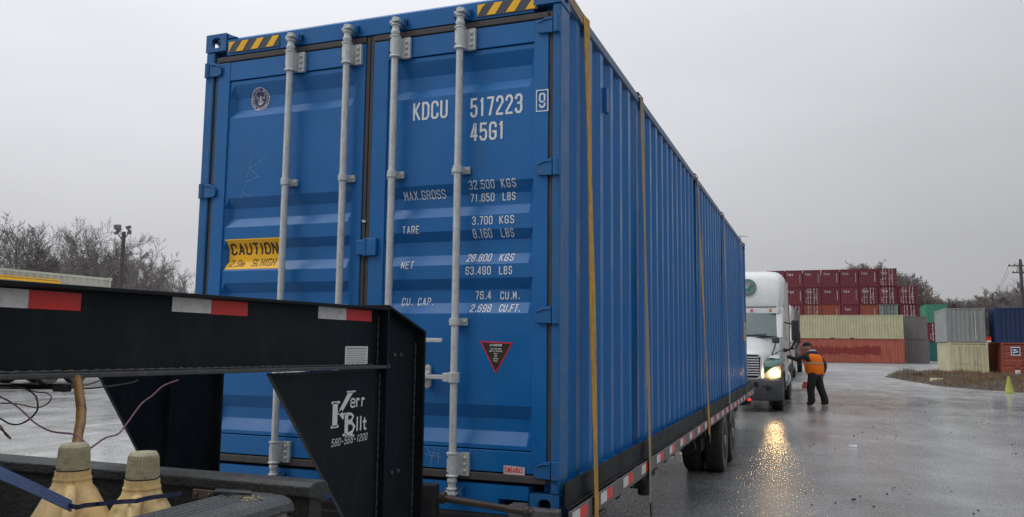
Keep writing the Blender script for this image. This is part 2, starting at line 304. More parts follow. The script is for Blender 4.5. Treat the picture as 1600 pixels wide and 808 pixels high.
# ------------------------------------------------------------------ stroke lettering
def L_(*a): return [list(x) for x in a]
_O = [(.25,0),(.75,0),(1,.13),(1,.87),(.75,1),(.25,1),(0,.87),(0,.13),(.25,0)]
G = {
'0': L_(_O), 'O': L_(_O), 'D': L_([(0,0),(.65,0),(1,.18),(1,.82),(.65,1),(0,1),(0,0)]),
'1': L_([(.2,.84),(.55,1),(.55,0)]), '2': L_([(0,.76),(0,.87),(.25,1),(.75,1),(1,.87),(1,.66),(0,.12),(0,0),(1,0)]),
'3': L_([(0,.8),(0,.87),(.25,1),(.75,1),(1,.87),(1,.62),(.75,.53),(.4,.53)], [(.75,.53),(1,.43),(1,.13),(.75,0),(.25,0),(0,.13),(0,.2)]),
'4': L_([(.75,0),(.75,1),(.6,1),(0,.26),(1,.26)]), '5': L_([(.95,1),(.06,1),(.03,.52),(.28,.6),(.75,.6),(1,.48),(1,.13),(.75,0),(.25,0),(0,.13),(0,.2)]),
'6': L_([(1,.8),(1,.87),(.75,1),(.25,1),(0,.87),(0,.13),(.25,0),(.75,0),(1,.13),(1,.45),(.75,.57),(.25,.57),(.02,.46)]),
'7': L_([(0,1),(1,1),(.4,0)]), '8': L_([(.25,0),(.75,0),(1,.12),(1,.40),(.78,.52),(.22,.52),(0,.40),(0,.12),(.25,0)], [(.22,.52),(.02,.64),(.02,.88),(.25,1),(.75,1),(.98,.88),(.98,.64),(.78,.52)]),
'9': L_([(0,.16),(.25,0),(.75,0),(1,.13),(1,.5),(1,.87),(.75,1),(.25,1),(0,.87),(0,.52),(.25,.40),(1,.40)]),
'A': L_([(0,0),(.5,1),(1,0)], [(.16,.3),(.84,.3)]), 'B': L_([(0,0),(.7,0),(1,.13),(1,.4),(.75,.52),(0,.52)], [(.75,.52),(.95,.64),(.95,.88),(.7,1),(0,1),(0,0)]),
'C': L_([(1,.75),(1,.87),(.75,1),(.25,1),(0,.87),(0,.13),(.25,0),(.75,0),(1,.13),(1,.25)]), 'E': L_([(1,1),(0,1),(0,0),(1,0)], [(0,.52),(.8,.52)]),
'F': L_([(1,1),(0,1),(0,0)], [(0,.52),(.8,.52)]), 'G': L_([(1,.75),(1,.87),(.75,1),(.25,1),(0,.87),(0,.13),(.25,0),(.75,0),(1,.13),(1,.45),(.55,.45)]),
'H': L_([(0,0),(0,1)], [(1,0),(1,1)], [(0,.52),(1,.52)]), 'I': L_([(.5,0),(.5,1)]), 'K': L_([(0,0),(0,1)], [(.95,1),(.05,.4)], [(.3,.56),(1,0)]),
'L': L_([(0,1),(0,0),(1,0)]), 'M': L_([(0,0),(0,1),(.5,.35),(1,1),(1,0)]), 'N': L_([(0,0),(0,1),(1,0),(1,1)]), 'P': L_([(0,0),(0,1),(.7,1),(1,.87),(1,.58),(.7,.46),(0,.46)]),
'R': L_([(0,0),(0,1),(.7,1),(1,.87),(1,.6),(.7,.5),(0,.5)], [(.6,.5),(1,0)]), 'S': L_([(1,.8),(1,.87),(.75,1),(.25,1),(0,.87),(0,.63),(.2,.54),(.8,.46),(1,.37),(1,.13),(.75,0),(.25,0),(0,.13),(0,.2)]),
'T': L_([(0,1),(1,1)], [(.5,1),(.5,0)]), 'U': L_([(0,1),(0,.13),(.25,0),(.75,0),(1,.13),(1,1)]), 'V': L_([(0,1),(.5,0),(1,1)]), 'W': L_([(0,1),(.25,0),(.5,.7),(.75,0),(1,1)]),
'X': L_([(0,0),(1,1)], [(0,1),(1,0)]), 'Y': L_([(0,1),(.5,.48),(1,1)], [(.5,.48),(.5,0)]), 'm': L_([(0,0),(0,.62)], [(0,.5),(.2,.62),(.5,.5),(.5,0)], [(.5,.5),(.75,.62),(1,.5),(1,0)]),
't': L_([(.4,.95),(.4,.1),(.6,0),(.9,0)], [(0,.66),(.85,.66)]), 'e': L_([(.05,.34),(1,.34),(1,.52),(.75,.66),(.25,.66),(0,.52),(0,.12),(.25,0),(.8,0),(1,.1)]),
'x': L_([(0,0),(1,.66)], [(0,.66),(1,0)]), '.': L_([(.42,.0),(.42,.1)]), ',': L_([(.5,.06),(.3,-.14)]), "'": L_([(.5,1),(.5,.75)]), '-': L_([(.1,.45),(.9,.45)]),
'r': L_([(0,0),(0,.66)], [(0,.5),(.4,.66),(.9,.6)]), 'i': L_([(.5,0),(.5,.66)], [(.5,.82),(.5,.95)]), 'l': L_([(.5,0),(.5,1)]), '/': L_([(0,0),(1,1)])}
NARROW = {'.': .45, ',': .45, "'": .45, '1': .75, 'I': .4, 'i': .45, 'l': .45, ' ': .8, 'r': .8}
def ribbon(pts, w):
    pts = [Vector(p) for p in pts]; n = len(pts); closed = (pts[0]-pts[-1]).length < 1e-9
    L, R = [], []
    for i, p in enumerate(pts):
        if closed and i in (0, n-1): a, b = pts[n-2], pts[1]
        else: a, b = pts[max(i-1, 0)], pts[min(i+1, n-1)]
        d1 = (p-a) if (p-a).length > 1e-9 else (b-p); d2 = (b-p) if (b-p).length > 1e-9 else d1
        d1 = d1.normalized(); d2 = d2.normalized(); n1 = Vector((-d1.y, d1.x)); n2 = Vector((-d2.y, d2.x))
        m = n1+n2; m = n1 if m.length < .3 else m.normalized()
        k = w/2/max(.45, m.dot(n1)); q = p.copy()
        if not closed and i == 0: q = p-d2*w*.35
        if not closed and i == n-1: q = p+d1*w*.35
        L.append(q+m*k); R.append(q-m*k)
    return [(L[i], L[i+1], R[i+1], R[i]) for i in range(n-1)]
def split_sharp(pts):
    out = []; cur = [pts[0]]
    for i in range(1, len(pts)):
        cur.append(pts[i])
        if i < len(pts)-1:
            a = Vector(pts[i])-Vector(pts[i-1]); b = Vector(pts[i+1])-Vector(pts[i])
            if a.length > 1e-9 and b.length > 1e-9 and a.normalized().dot(b.normalized()) < -.15: out.append(cur); cur = [pts[i]]
    out.append(cur); return out
def text_quads(s, u0, v0, h, w, stroke, adv=None, slant=0):
    """quads (u,v) of a line of text; w glyph width, adv advance"""
    adv = adv or w*1.35; u = u0; out = []
    for ch in s:
        k = NARROW.get(ch, 1)
        if ch in G:
            ww = w*(k if ch not in '.,' else .8)
            for li, pl in enumerate(G[ch]):
                pts = [(u+stroke/2+(a*(ww-stroke)) + slant*(stroke/2+b*(h-stroke)), v0+stroke/2+b*(h-stroke)) for a, b in pl]
                for si, sub in enumerate(split_sharp(pts)): out.append((li+si*.35, ribbon(sub, stroke)))
        u += (adv-w)+w*k
    return out, u
def lettering(quads, fn, name, m, parent, cuts=(), **kw):
    """quads -> mesh; fn(u,v,layer) -> xyz ; cuts = v values where the surface bends"""
    mb = MB()
    bm = bmesh.new(); lay = bm.verts.layers.float.new('l')
    for li, rb in quads:
        for q in rb:
            vs = [bm.verts.new((p[0], p[1], 0)) for p in q]
            for v in vs: v[lay] = li
            try: bm.faces.new(vs)
            except Exception: pass
    for c in cuts:
        bmesh.ops.bisect_plane(bm, geom=bm.verts[:]+bm.edges[:]+bm.faces[:], plane_co=(0, c, 0), plane_no=(0, 1, 0))
    for v in bm.verts: v.co = Vector(fn(v.co.x, v.co.y, v[lay]))
    me = bpy.data.meshes.new(name); bm.to_mesh(me); bm.free(); me.materials.append(M[m])
    o = bpy.data.objects.new(name, me); COL.objects.link(o); o.parent = parent
    for k, v in kw.items(): o[k] = v
    return o
def poly_q(pts): return (0, [tuple(Vector(p) for p in pts)])

# ================================================================== ground
def gz(x, y):
    d = math.hypot((x-19)/13, (y-63)/15); k = max(0, 1-d*d); s = min(1, max(0, (x-7)/5))
    return -.36*(1 if d < .55 else max(0, 1-(d-.55)/.5))*s if d < 1.05 else 0
def lin(a, b, n): return [a+(b-a)*i/n for i in range(n+1)]
xs = [-1500, -600, -250, -120, -60, -30, -15, -6] + lin(0, 44, 44) + [60, 90, 150, 300, 700, 1500]
ys = [-300, -60, -20, -5] + lin(0, 30, 5) + lin(32, 90, 40) + [100, 120, 160, 240, 400, 900, 2500]
mb = MB(); mb.grid(xs, ys, lambda x, y: (x, y, gz(x, y)))
def ground_mat():
    m = bpy.data.materials.new('wet_asphalt'); m.use_nodes = True; nt = m.node_tree; b = nt.nodes['Principled BSDF']
    tx = N(nt, 'ShaderNodeTexCoord')
    def noise(sc, det=4, rough=.55, scale=(1, 1, 1)):
        mp = N(nt, 'ShaderNodeMapping'); mp.inputs[3].default_value = scale; nt.links.new(tx.outputs['Object'], mp.inputs[0])
        n = N(nt, 'ShaderNodeTexNoise'); n.inputs['Scale'].default_value = sc; n.inputs['Detail'].default_value = det; n.inputs['Roughness'].default_value = rough
        nt.links.new(mp.outputs[0], n.inputs['Vector']); return n.outputs[0]
    def mrange(s, a, b_, c, d):
        n = N(nt, 'ShaderNodeMapRange'); nt.links.new(s, n.inputs[0])
        for i, v in enumerate((a, b_, c, d)): n.inputs[1+i].default_value = v
        return n.outputs[0]
    def math_(op, a, b_):
        n = N(nt, 'ShaderNodeMath', operation=op)
        for i, v in enumerate((a, b_)):
            if isinstance(v, (int, float)): n.inputs[i].default_value = v
            else: nt.links.new(v, n.inputs[i])
        return n.outputs[0]
    big = noise(.16, 5, .6, (1, .6, 1)); mid = noise(.9, 6, .65, (1, .5, 1)); fine = noise(24, 5, .75); grit = noise(70, 2, .6)
    crack = noise(.35, 8, .7, (.35, 1.6, 1))
    vor = N(nt, 'ShaderNodeTexVoronoi'); vor.inputs['Scale'].default_value = 34; nt.links.new(tx.outputs['Object'], vor.inputs['Vector'])
    c = N(nt, 'ShaderNodeVectorMath', operation='SCALE'); c.inputs[0].default_value = (.225, .227, .228)
    k = math_('MULTIPLY', mrange(mid, .3, .7, .62, 1.38), mrange(fine, .3, .7, .55, 1.45)); k = math_('MULTIPLY', k, mrange(grit, .35, .65, .65, 1.35))
    k = math_('MULTIPLY', k, mrange(crack, .40, .5, .78, 1))
    k = math_('MULTIPLY', k, mrange(big, .35, .65, .85, 1.2))
    sepx = N(nt, 'ShaderNodeSeparateXYZ'); nt.links.new(tx.outputs['Object'], sepx.inputs[0])
    # wet sky sheen put into the colour: paler left of the trailer and far out
    k = math_('MULTIPLY', k, mrange(sepx.outputs[0], -1.5, -5, 1, 2.5))
    k = math_('MULTIPLY', k, mrange(sepx.outputs[1], 26, 40, 1, 1.15))
    nt.links.new(k, c.inputs['Scale']); nt.links.new(c.outputs[0], b.inputs['Base Color'])
    wet = mrange(big, .42, .6, 0, 1)                 # puddled areas
    r = math_('SUBTRACT', mrange(mid, .3, .7, .12, .20), math_('MULTIPLY', wet, .05))
    r = math_('ADD', r, mrange(sepx.outputs[1], 22, 48, 0, .26)); nt.links.new(r, b.inputs['Roughness']); b.inputs['IOR'].default_value = 1.5; b.inputs['Specular IOR Level'].default_value = .6
    h = math_('ADD', math_('MULTIPLY', vor.outputs['Distance'], .55), math_('MULTIPLY', fine, .6))
    bp = N(nt, 'ShaderNodeBump'); bp.inputs['Distance'].default_value = .018
    nt.links.new(h, bp.inputs['Height'])
    # coarse worn asphalt on the lane beside the trailer, smoother slab and finer surface elsewhere
    st_ = math_('MULTIPLY', mrange(wet, 0, 1, .60, .30), mrange(sepx.outputs[1], 7, 22, 1, .22)); st_ = math_('MULTIPLY', st_, mrange(sepx.outputs[0], -3, 0, .22, 1))
    st_ = math_('MULTIPLY', st_, mrange(sepx.outputs[0], 3.6, 6.5, 1, .5))
    nt.links.new(st_, bp.inputs['Strength'])
    bp2 = N(nt, 'ShaderNodeBump'); bp2.inputs['Distance'].default_value = .03; bp2.inputs['Strength'].default_value = .12
    nt.links.new(mid, bp2.inputs['Height']); nt.links.new(bp.outputs[0], bp2.inputs['Normal']); nt.links.new(bp2.outputs[0], b.inputs['Normal'])
    return m
M['ground'] = ground_mat()
g = mb.build('ground', 'ground', fix=False); g['kind'] = 'structure'

# ================================================================== blue container on the trailer
W_, H_, LN = 2.438, 2.896, 12.192
cont = thing('shipping_container', 'long blue high-cube shipping container strapped on the flatbed trailer', 'shipping container', (0, 0, D))
def holed(mb, P, w, h, hw, hh, depth, n=16):
    """rect w x h with an oval hole and a short tube; P(u,v,d)->xyz"""
    outer = []; inner = []
    for k in range(n):
        a = 2*PI*(k+.5)/n; c, s = math.cos(a), math.sin(a)
        t = min(w/2/abs(c), h/2/abs(s)); outer.append((w/2+c*t, h/2+s*t)); inner.append((w/2+hw*math.copysign(abs(c)**.8, c), h/2+hh*math.copysign(abs(s)**.8, s)))
    for (cx_, cy_) in ((0, 0), (w, 0), (w, h), (0, h)):
        j = min(range(n), key=lambda i: (outer[i][0]-cx_)**2+(outer[i][1]-cy_)**2); outer[j] = (cx_, cy_)
    vs = [P(u, v, 0) for u, v in outer]+[P(u, v, 0) for u, v in inner]+[P(u, v, depth) for u, v in inner]
    mb.add(vs, [(k, (k+1) % n, n+(k+1) % n, n+k) for k in range(n)]+[(n+k, n+(k+1) % n, 2*n+(k+1) % n, 2*n+k) for k in range(n)])
def casting(x0, y0, z0, sx, sy, top):
    mb = MB(); w, l, h = .162, .178, .118
    fx = x0 if sx < 0 else x0+w; fy = y0 if sy < 0 else y0+l
    holed(mb, lambda u, v, d: (x0+u, fy-sy*d, z0+v), w, h, .036, .036, .03)
    holed(mb, lambda u, v, d: (fx-sx*d, y0+u, z0+v), l, h, .04, .034, .03)
    zt = z0+h if top else z0
    holed(mb, lambda u, v, d: (x0+u, y0+v, zt-(d if top else -d)), w, l, .034, .06, .03)
    zo = z0 if top else z0+h
    mb.add([(x0,y0,zo),(x0+w,y0,zo),(x0+w,y0+l,zo),(x0,y0+l,zo)], [(0,1,2,3)])
    ox = x0+w if sx < 0 else x0; mb.add([(ox,y0,z0),(ox,y0+l,z0),(ox,y0+l,z0+h),(ox,y0,z0+h)], [(0,1,2,3)])
    oy = y0+l if sy < 0 else y0; mb.add([(x0,oy,z0),(x0+w,oy,z0),(x0+w,oy,z0+h),(x0,oy,z0+h)], [(0,1,2,3)])
    return mb
for sx, x0 in ((-1, 0), (1, W_-.162)):
    for sy, y0 in ((-1, 0), (1, LN-.178)):
        for top, z0 in ((True, H_-.118), (False, 0)):
            casting(x0-(.003 if sx < 0 else -.003), y0-(.006 if sy < 0 else -.006), z0, sx, sy, top).build('corner_casting', 'blue_worn', cont, fix=False)
# corner posts (front J sections and rear)
for x0, x1 in ((0, .066), (W_-.048, W_)):
    mb = MB(); mb.box(x0, 0, .12, x1, .17, H_-.12); mb.build('corner_post', 'blue_worn', cont, bevel=.008)
for x0 in (0, W_-.11):
    mb = MB(); mb.box(x0, LN-.12, .12, x0+.11, LN, H_-.12); mb.build('corner_post', 'blue_worn', cont, bevel=.008)
mb = MB(); mb.box(.068, .06, .12, .11, .16, H_-.12); mb.box(W_-.10, .06, .12, W_-.05, .16, H_-.12); mb.build('door_jamb', 'blue', cont)
# header and sill
mb = MB(); mb.prism([(.005, 2.745), (.10, 2.745), (.10, 2.862), (.02, 2.862), (.0, 2.845)], 0, .162, W_-.162)
mb.add([(.162, .004, 2.86), (.24, .004, 2.86), (.162, .004, 2.892), (.162, .12, 2.86), (.24, .12, 2.86), (.162, .12, 2.892)], [(0,1,2),(3,5,4),(0,2,5,3),(1,4,5,2)])
mb.add([(W_-.162, .004, 2.86), (W_-.24, .004, 2.86), (W_-.162, .004, 2.892), (W_-.162, .12, 2.86), (W_-.24, .12, 2.86), (W_-.162, .12, 2.892)], [(0,2,1),(3,4,5),(0,3,5,2),(1,2,5,4)])
mb.build('door_header', 'blue', cont)
mb = MB()
xsill = [.162, .17, .34, 2.10, 2.27, W_-.165]
mb.box(.166, .0, .0, .18, .12, .15); mb.box(.34, .002, .0, 2.10, .12, .15); mb.box(2.268, .002, 0, W_-.168, .12, .15)
for a, b in ((.18, .34), (2.10, 2.268)):
    mb.box(a, .002, .078, b, .12, .15); mb.box(a, .002, 0, b, .12, .02)
mb.build('door_sill', 'blue', cont)
for xp in (.17, 2.09): mb = MB(); mb.box(xp, .10, .02, xp+.185, .11, .08); mb.build('sill_pocket', 'hole', cont)
# roof, far end, side walls
mb = MB(); mb.grid(lin(.06, W_-.06, 1), lin(.1, LN-.05, 120), lambda x, y: (x, y, 2.862-(.02 if int(round((y-.1)/.0995)) % 4 in (0, 1) else 0))); mb.build('roof_panel', 'blue', cont, fix=False)
PITCH, CD = .2785, .036
def corr_pts(y0, y1, phase):
    """profile points (y, depth) : outer flat .072, slope .068, inner .0705, slope .068"""
    segs = [(0, 0), (.072, 0), (.140, CD), (.2105, CD)]
    pts = [(y0, .0)]; k = math.floor((y0-phase)/PITCH)
    while True:
        base = phase+k*PITCH
        for a, d in segs:
            y = base+a
            if y0+.01 < y < y1-.01: pts.append((y, d))
        if base > y1: break
        k += 1
    pts.append((y1, 0)); return pts
cp = corr_pts(.172, LN-.12, .909)
for name, X, s in (('side_wall', W_-.012, -1), ('side_wall', .012, 1)):
    mb = MB()
    zz_ = [.10, H_-.075]
    vs = [(X+s*d, y, z) for z in zz_ for y, d in cp]; n = len(cp)
    mb.add(vs, [(i, i+1, n+i+1, n+i) for i in range(n-1)]); mb.build(name, 'blue', cont, fix=False)
mb = MB(); pr = corr_pts(.1, W_-.1, .2); vs = [(y, LN-.02-d, z) for z in (.1, H_-.06) for y, d in pr]; n = len(pr)
mb.add(vs, [(i, i+1, n+i+1, n+i) for i in range(n-1)]); mb.box(.16, LN-.10, 0, W_-.16, LN-.01, .12); mb.box(.16, LN-.1, H_-.1, W_-.16, LN-.01, H_-.01); mb.build('end_wall', 'blue', cont, fix=False)
for x0, x1 in ((W_-.062, W_-.001), (.001, .062)):
    mb = MB(); mb.box(x0, .176, H_-.082, x1, LN-.178, H_-.022); mb.build('top_rail', 'rail_worn', cont, bevel=.006)
    mb = MB(); mb.box(x0, .18, .03, x1+(.0 if x0 > 1 else 0), LN-.178, .155); mb.build('bottom_rail', 'blue', cont)
mb = MB(); mb.box(.06, .12, .10, W_-.06, LN-.1, .14); mb.build('floor_pan', 'under', cont)
# vent box and small label on the side
mb = MB(); mb.box(W_-.015, .99, 2.43, W_+.012, 1.06, 2.60); mb.build('vent_cover', 'blue_worn', cont, bevel=.006)
mb = MB(); mb.box(W_-.012, 11.62, 1.0, W_+.004, 11.98, 1.34); sg = mb.build('height_label', 'yellow', cont)
q, _ = text_quads('9', 11.73, 1.18, .11, .10, .024); lettering(q, lambda u, v, l: (W_+.006+.0003*l, u, v), 'lettering', 'black_ink', sg)

# ---- doors
TR = [(2.54, 2.458, 2.378, 2.322), (1.800, 1.735, 1.669, 1.611), (1.529, 1.474, 1.394, 1.335), (1.258, 1.197, 1.123, 1.063), (.566, .493, .426, .356)]
YP, YR = .014, .050
def prof(z):
    for a, b, c, d in TR:
        if d <= z <= a:
            if z > b: return YP+(YR-YP)*(a-z)/(a-b)
            if z < c: return YP+(YR-YP)*(z-d)/(c-d)
            return YR
    return YP
ZC = sorted({z for t in TR for z in t})
ZL = [.335]+ZC+[2.565]
def door_leaf(x0, x1, rx0, rx1):
    d = thing('door', '', ''); del d['label']; del d['category']; d.parent = cont
    mb = MB(); cols = [rx0, rx0+.03, rx1-.03, rx1]
    def fn(x, z): return (x, (YP if x in (rx0, rx1) else prof(z)), z)
    mb.grid(cols, ZL, fn); mb.build('door_panel', 'blue', d, fix=False)
    mb = MB()
    mb.box(x0, .004, .215, rx0, .05, 2.695); mb.box(rx1, .004, .215, x1, .05, 2.695)
    mb.box(rx0, .006, 2.572, rx1, .05, 2.695); mb.box(rx0, .006, .215, rx1, .05, .328)
    mb.build('door_frame', 'blue', d, bevel=.003)
    mb = MB()
    mb.box(x0-.026, .012, .17, x0-.001, .05, 2.74); mb.box(x1+.001, .012, .17, x1+.026, .05, 2.74)
    mb.box(x0, .0, 2.70, x1, .05, 2.735); mb.box(x0, -.004, .168, x1, .05, .208)
    mb.build('door_gasket', 'gasket', d, bevel=.004)
    return d
dl = door_leaf(.10, 1.205, .195, 1.135); dr = door_leaf(1.262, 2.365, 1.362, 2.282)
# hinges
def hinge(door, left):
    s = -1 if left else 1; X = 0 if left else W_
    for z0 in (2.61, 1.81, 1.01, .20):
        mb = MB()
        pl = [(X-s*.135, z0+.012), (X-s*.12, z0), (X-s*.045, z0-.002), (X-s*.045, z0+.088), (X-s*.09, z0+.085), (X-s*.135, z0+.055)]
        if left: pl = pl[::-1]
        mb.prism(pl, 1, -.014, .003)
        mb.tube([(X-s*.022, -.004, z0-.004), (X-s*.022, -.004, z0+.09)], .021, 10)
        mb.tube([(X-s*.13, -.016, z0+.058), (X-s*.085, -.018, z0+.074), (X-s*.05, -.016, z0+.074)], .004, 6)
        mb.build('hinge', 'blue_worn', door, bevel=.003)
hinge(dl, True); hinge(dr, False)
# locking gear
BX = (.70, 1.107, 1.436, 1.853); BY = -.052
for k, bx in enumerate(BX):
    d = dl if k < 2 else dr
    mb = MB(); mb.tube([(bx, BY, .15), (bx, BY, 2.75)], .0205, 12); mb.build('lock_rod', 'galv', d, smooth=True)
    for z0, z1, big in ((2.56, 2.69, 1), (.185, .312, 1), (1.845, 1.885, 0), (.995, 1.035, 0)):
        mb = MB()
        if big:
            mb.lathe([(.034, z0), (.034, z0+.008), (.030, z0+.012), (.030, z1-.012), (.034, z1-.008), (.034, z1)], (bx, BY, 0), 14)
            mb.box(bx-.036, -.046, z0+.004, bx+.078, .002, z1-.004) if False else mb.box(bx-.034, -.05, z0+.006, bx+.03, .002, z1-.006)
            mb.box(bx+.03, -.02, z0+.002, bx+.08, .003, z1-.002)
            for zb in (z0+.03, (z0+z1)/2, z1-.03): mb.lathe([(.010, 0), (.010, -.008), (.006, -.012)], (bx+.058, -.02, zb), 8, axis=1)
        else:
            mb.lathe([(.028, z0), (.028, z1)], (bx, BY, 0), 14)
            mb.box(bx-.052, -.018, z0, bx+.056, .002, z1)
            for xb in (-.042, .044): mb.lathe([(.009, 0), (.009, -.008), (.005, -.011)], (bx+xb, -.018, (z0+z1)/2), 8, axis=1)
        mb.build('guide_bracket', 'galv', d, bevel=.002)
        if big:
            mb = MB()
            for zb in (z0+.022, z1-.022): mb.lathe([(.0045, 0), (.0045, -.003)], (bx-.014, -.0845, zb), 8, axis=1)
            mb.build('bracket_hole', 'hole', d)
    for z, s in ((2.70, 1), (.178, -1)):   # cams and collars
        mb = MB(); mb.lathe([(.024, 0), (.027, s*.01), (.027, s*.02), (.0215, s*.03), (.0215, s*.05), (.030, s*.053), (.030, s*.06), (.018, s*.065), (.018, s*.09), (.024, s*.093), (.024, s*.102)], (bx, BY, z), 14)
        mb.box(bx-.034, BY-.014, z+s*.068, bx+.010, BY+.014, z+s*.084); mb.box(bx-.012, BY-.032, z+s*.072, bx+.034, BY+.01, z+s*.086)
        mb.build('lock_cam', 'galv', d, bevel=.0015)
        mb = MB()
        mb.box(bx-.05, -.046, z+s*.058, bx-.036, .0, z+s*.10); mb.box(bx+.036, -.046, z+s*.058, bx+.05, .0, z+s*.10); mb.box(bx-.05, -.012, z+s*.05, bx+.05, .0, z+s*.112)
        mb.build('cam_keeper', 'blue_worn', cont, bevel=.002)
for bx, s, zh in ((1.853, -1, .712), (.70, 1, .712), (1.436, 1, .912), (1.107, -1, .912)):
    d = dl if bx < 1.2 else dr; mb = MB()
    mb.lathe([(.032, -.028), (.032, .028)], (bx, BY, zh), 14)
    mb.box(bx+s*.02, BY-.016, zh-.024, bx+s*.062, BY+.016, zh+.024)
    L = .17 if zh < .8 else .345
    mb.hexa([(bx+s*.055, BY-.008, zh-.013), (bx+s*L, BY-.012, zh-.010), (bx+s*L, BY+.002, zh-.010), (bx+s*.055, BY+.008, zh-.013),
             (bx+s*.055, BY-.008, zh+.013), (bx+s*L, BY-.012, zh+.012), (bx+s*L, BY+.002, zh+.012), (bx+s*.055, BY+.008, zh+.013)])
    mb.build('lock_handle', 'galv', d, bevel=.003)
    if zh < .8:
        mb = MB(); px = bx+s*.178
        mb.prism([(px+.017*math.cos(a), zh+(.048 if math.sin(a) > 0 else -.048)+.017*math.sin(a)) for a in [2*PI*i/16 for i in range(16)]], 1, -.02, .002)
        mb.box(px-.026, -.062, zh-.014, px+.02, -.02, zh+.02)
        for dz in (-.048, .048): mb.lathe([(.007, 0), (.007, -.006)], (px, -.02, zh+dz), 8, axis=1)
        mb.build('handle_catch', 'galv', d, bevel=.003)
mb = MB(); mb.box(1.19, -.018, 1.405, 1.245, .002, 1.495); mb.box(1.250, -.022, 1.40, 1.325, .002, 1.502); mb.tube([(1.252, -.02, 1.395), (1.252, -.02, 1.505)], .010, 8); mb.build('door_clip', 'blue', dr, bevel=.004)
mb = MB(); mb.box(1.222, -.004, 1.60, 1.238, .01, 1.607); mb.box(1.216, -.004, 1.607, 1.236, .01, 1.613); mb.build('seal_tag', 'white_lab', dr)
# header hazard stripes
for xa, xb in ((.178, .575), (1.935, 2.30)):
    mb = MB(); mb.box(xa, -.0015, 2.758, xb, .004, 2.832); st = mb.build('hazard_strip', 'dark_strip', cont)
    mb = MB(); k = 0
    x = xa+.002
    quads = [[(x, 2.762), (x+.03, 2.812), (x+.052, 2.83), (x, 2.83)]]
    for j in range(3): a = x+.055+j*.118; quads.append([(a, 2.762), (a+.055, 2.762), (a+.10, 2.83), (a+.05, 2.83)])
    for qd in quads: mb.add([(u, -.003, v) for u, v in qd], [(0, 1, 2, 3)])
    mb.build('hazard_stripe', 'yellow', st, fix=False)
# lettering painted on the doors
dp = lambda off=.0022: (lambda u, v, l: (u, prof(v)-off-.0004*l, v))
def T(s, u, v, h, w, st, d, m='white_ink', adv=None, slant=0, off=.0022):
    ym = prof(v+h/2); u += (u-3.706)*ym/4.078; v += (v-.899)*ym/4.078
    q, e = text_quads(s, u, v, h, w, st, adv, slant); lettering(q, dp(off), 'lettering', m, d, cuts=ZC); return e
T('KDCU', 1.538, 2.183, .108, .048, .0132, dr, adv=.0585)
T('517223', 1.902, 2.170, .112, .045, .0132, dr, adv=.0565)
T('45G1', 1.904, 2.031, .105, .047, .0132, dr, adv=.0575)
q, _ = text_quads('9', 2.3125, 2.188, .084, .037, .0092); lettering(q, lambda u, v, l: (u, .0012-.0002*l, v), 'lettering', 'white_ink', dr)
q = [(0, ribbon([(2.298, 2.170), (2.364, 2.170), (2.364, 2.288), (2.298, 2.288), (2.298, 2.170)], .006))]; lettering(q, lambda u, v, l: (u, .001, v), 'check_digit_frame', 'white_ink', dr)
S = dict(h=.047, w=.0225, st=.0058, d=dr, adv=.0295)
T('MAX.GROSS', 1.497, 1.714, .050, .0250, .005, dr, adv=.0320)
T('32.500', 1.902, 1.757, adv=.0290, h=.047, w=.0225, st=.0048, d=dr); T('KGS', 2.096, 1.757, .046, .0235, .0056, dr, adv=.0325)
T('71.650', 1.912, 1.683, .048, .0225, .0056, dr, adv=.0285); T('LBS', 2.106, 1.683, .046, .0205, .0056, dr, adv=.0280)
T('TARE', 1.487, 1.519, .046, .022, .0056, dr, adv=.0290)
T('3.700', 1.924, 1.554, .048, .0225, .0056, dr, adv=.0285); T('KGS', 2.088, 1.554, .046, .0235, .0056, dr, adv=.0320)
T('8.160', 1.932, 1.480, .048, .0225, .0056, dr, adv=.0275); T('LBS', 2.099, 1.480, .046, .0205, .0056, dr, adv=.0280)
T('NET', 1.484, 1.317, .045, .022, .0056, dr, adv=.0295)
T('28.800', 1.896, 1.347, .046, .0225, .0056, dr, adv=.0275, slant=.12); T('KGS', 2.090, 1.346, .044, .0235, .0056, dr, adv=.0310, slant=.12)
T('63.490', 1.889, 1.275, .047, .0225, .0056, dr, adv=.0285); T('LBS', 2.090, 1.274, .046, .0205, .0056, dr, adv=.0280)
T('CU. CAP.', 1.495, 1.107, .045, .0225, .0056, dr, adv=.0300, slant=.1)
T('76.4', 1.951, 1.138, .047, .0225, .0056, dr, adv=.0285); T('CU.M.', 2.099, 1.137, .044, .0225, .0056, dr, adv=.0288)
T('2.698', 1.922, 1.068, .045, .0225, .0056, dr, adv=.0285, slant=.1); T('CU.FT.', 2.093, 1.069, .043, .0200, .0056, dr, adv=.0250, slant=.1)
# caution label draped over the ribs
def patch(x0, x1, z0, z1, m, name, d, off):
    mb = MB(); zs = [z0]+[z for z in ZC if z0 < z < z1]+[z1]
    mb.grid([x0, x1], zs, lambda x, z: (x, prof(z)-off, z)); return mb.build(name, m, d, fix=False)
cl = patch(.212, .628, 1.345, 1.535, 'yellow', 'caution_label', dl, .002)
q, _ = text_quads('CAUTION', .240, 1.437, .072, .046, .0115, .0565); lettering(q, dp(.0035), 'lettering', 'black_ink', dl, cuts=ZC)
q, _ = text_quads('2,9m', .238, 1.362, .045, .026, .0042, .0325, .25); q2, _ = text_quads("9 HIGH", .408, 1.362, .048, .026, .0048, .0335, .12)
q3, _ = text_quads("1", .443, 1.390, .020, .012, .003); q4, _ = text_quads("2", .443, 1.362, .020, .012, .003); q3 += q4
for q_ in (q, q2+q3): lettering(q_, dp(.0035), 'lettering', 'black_ink', dl, cuts=ZC)
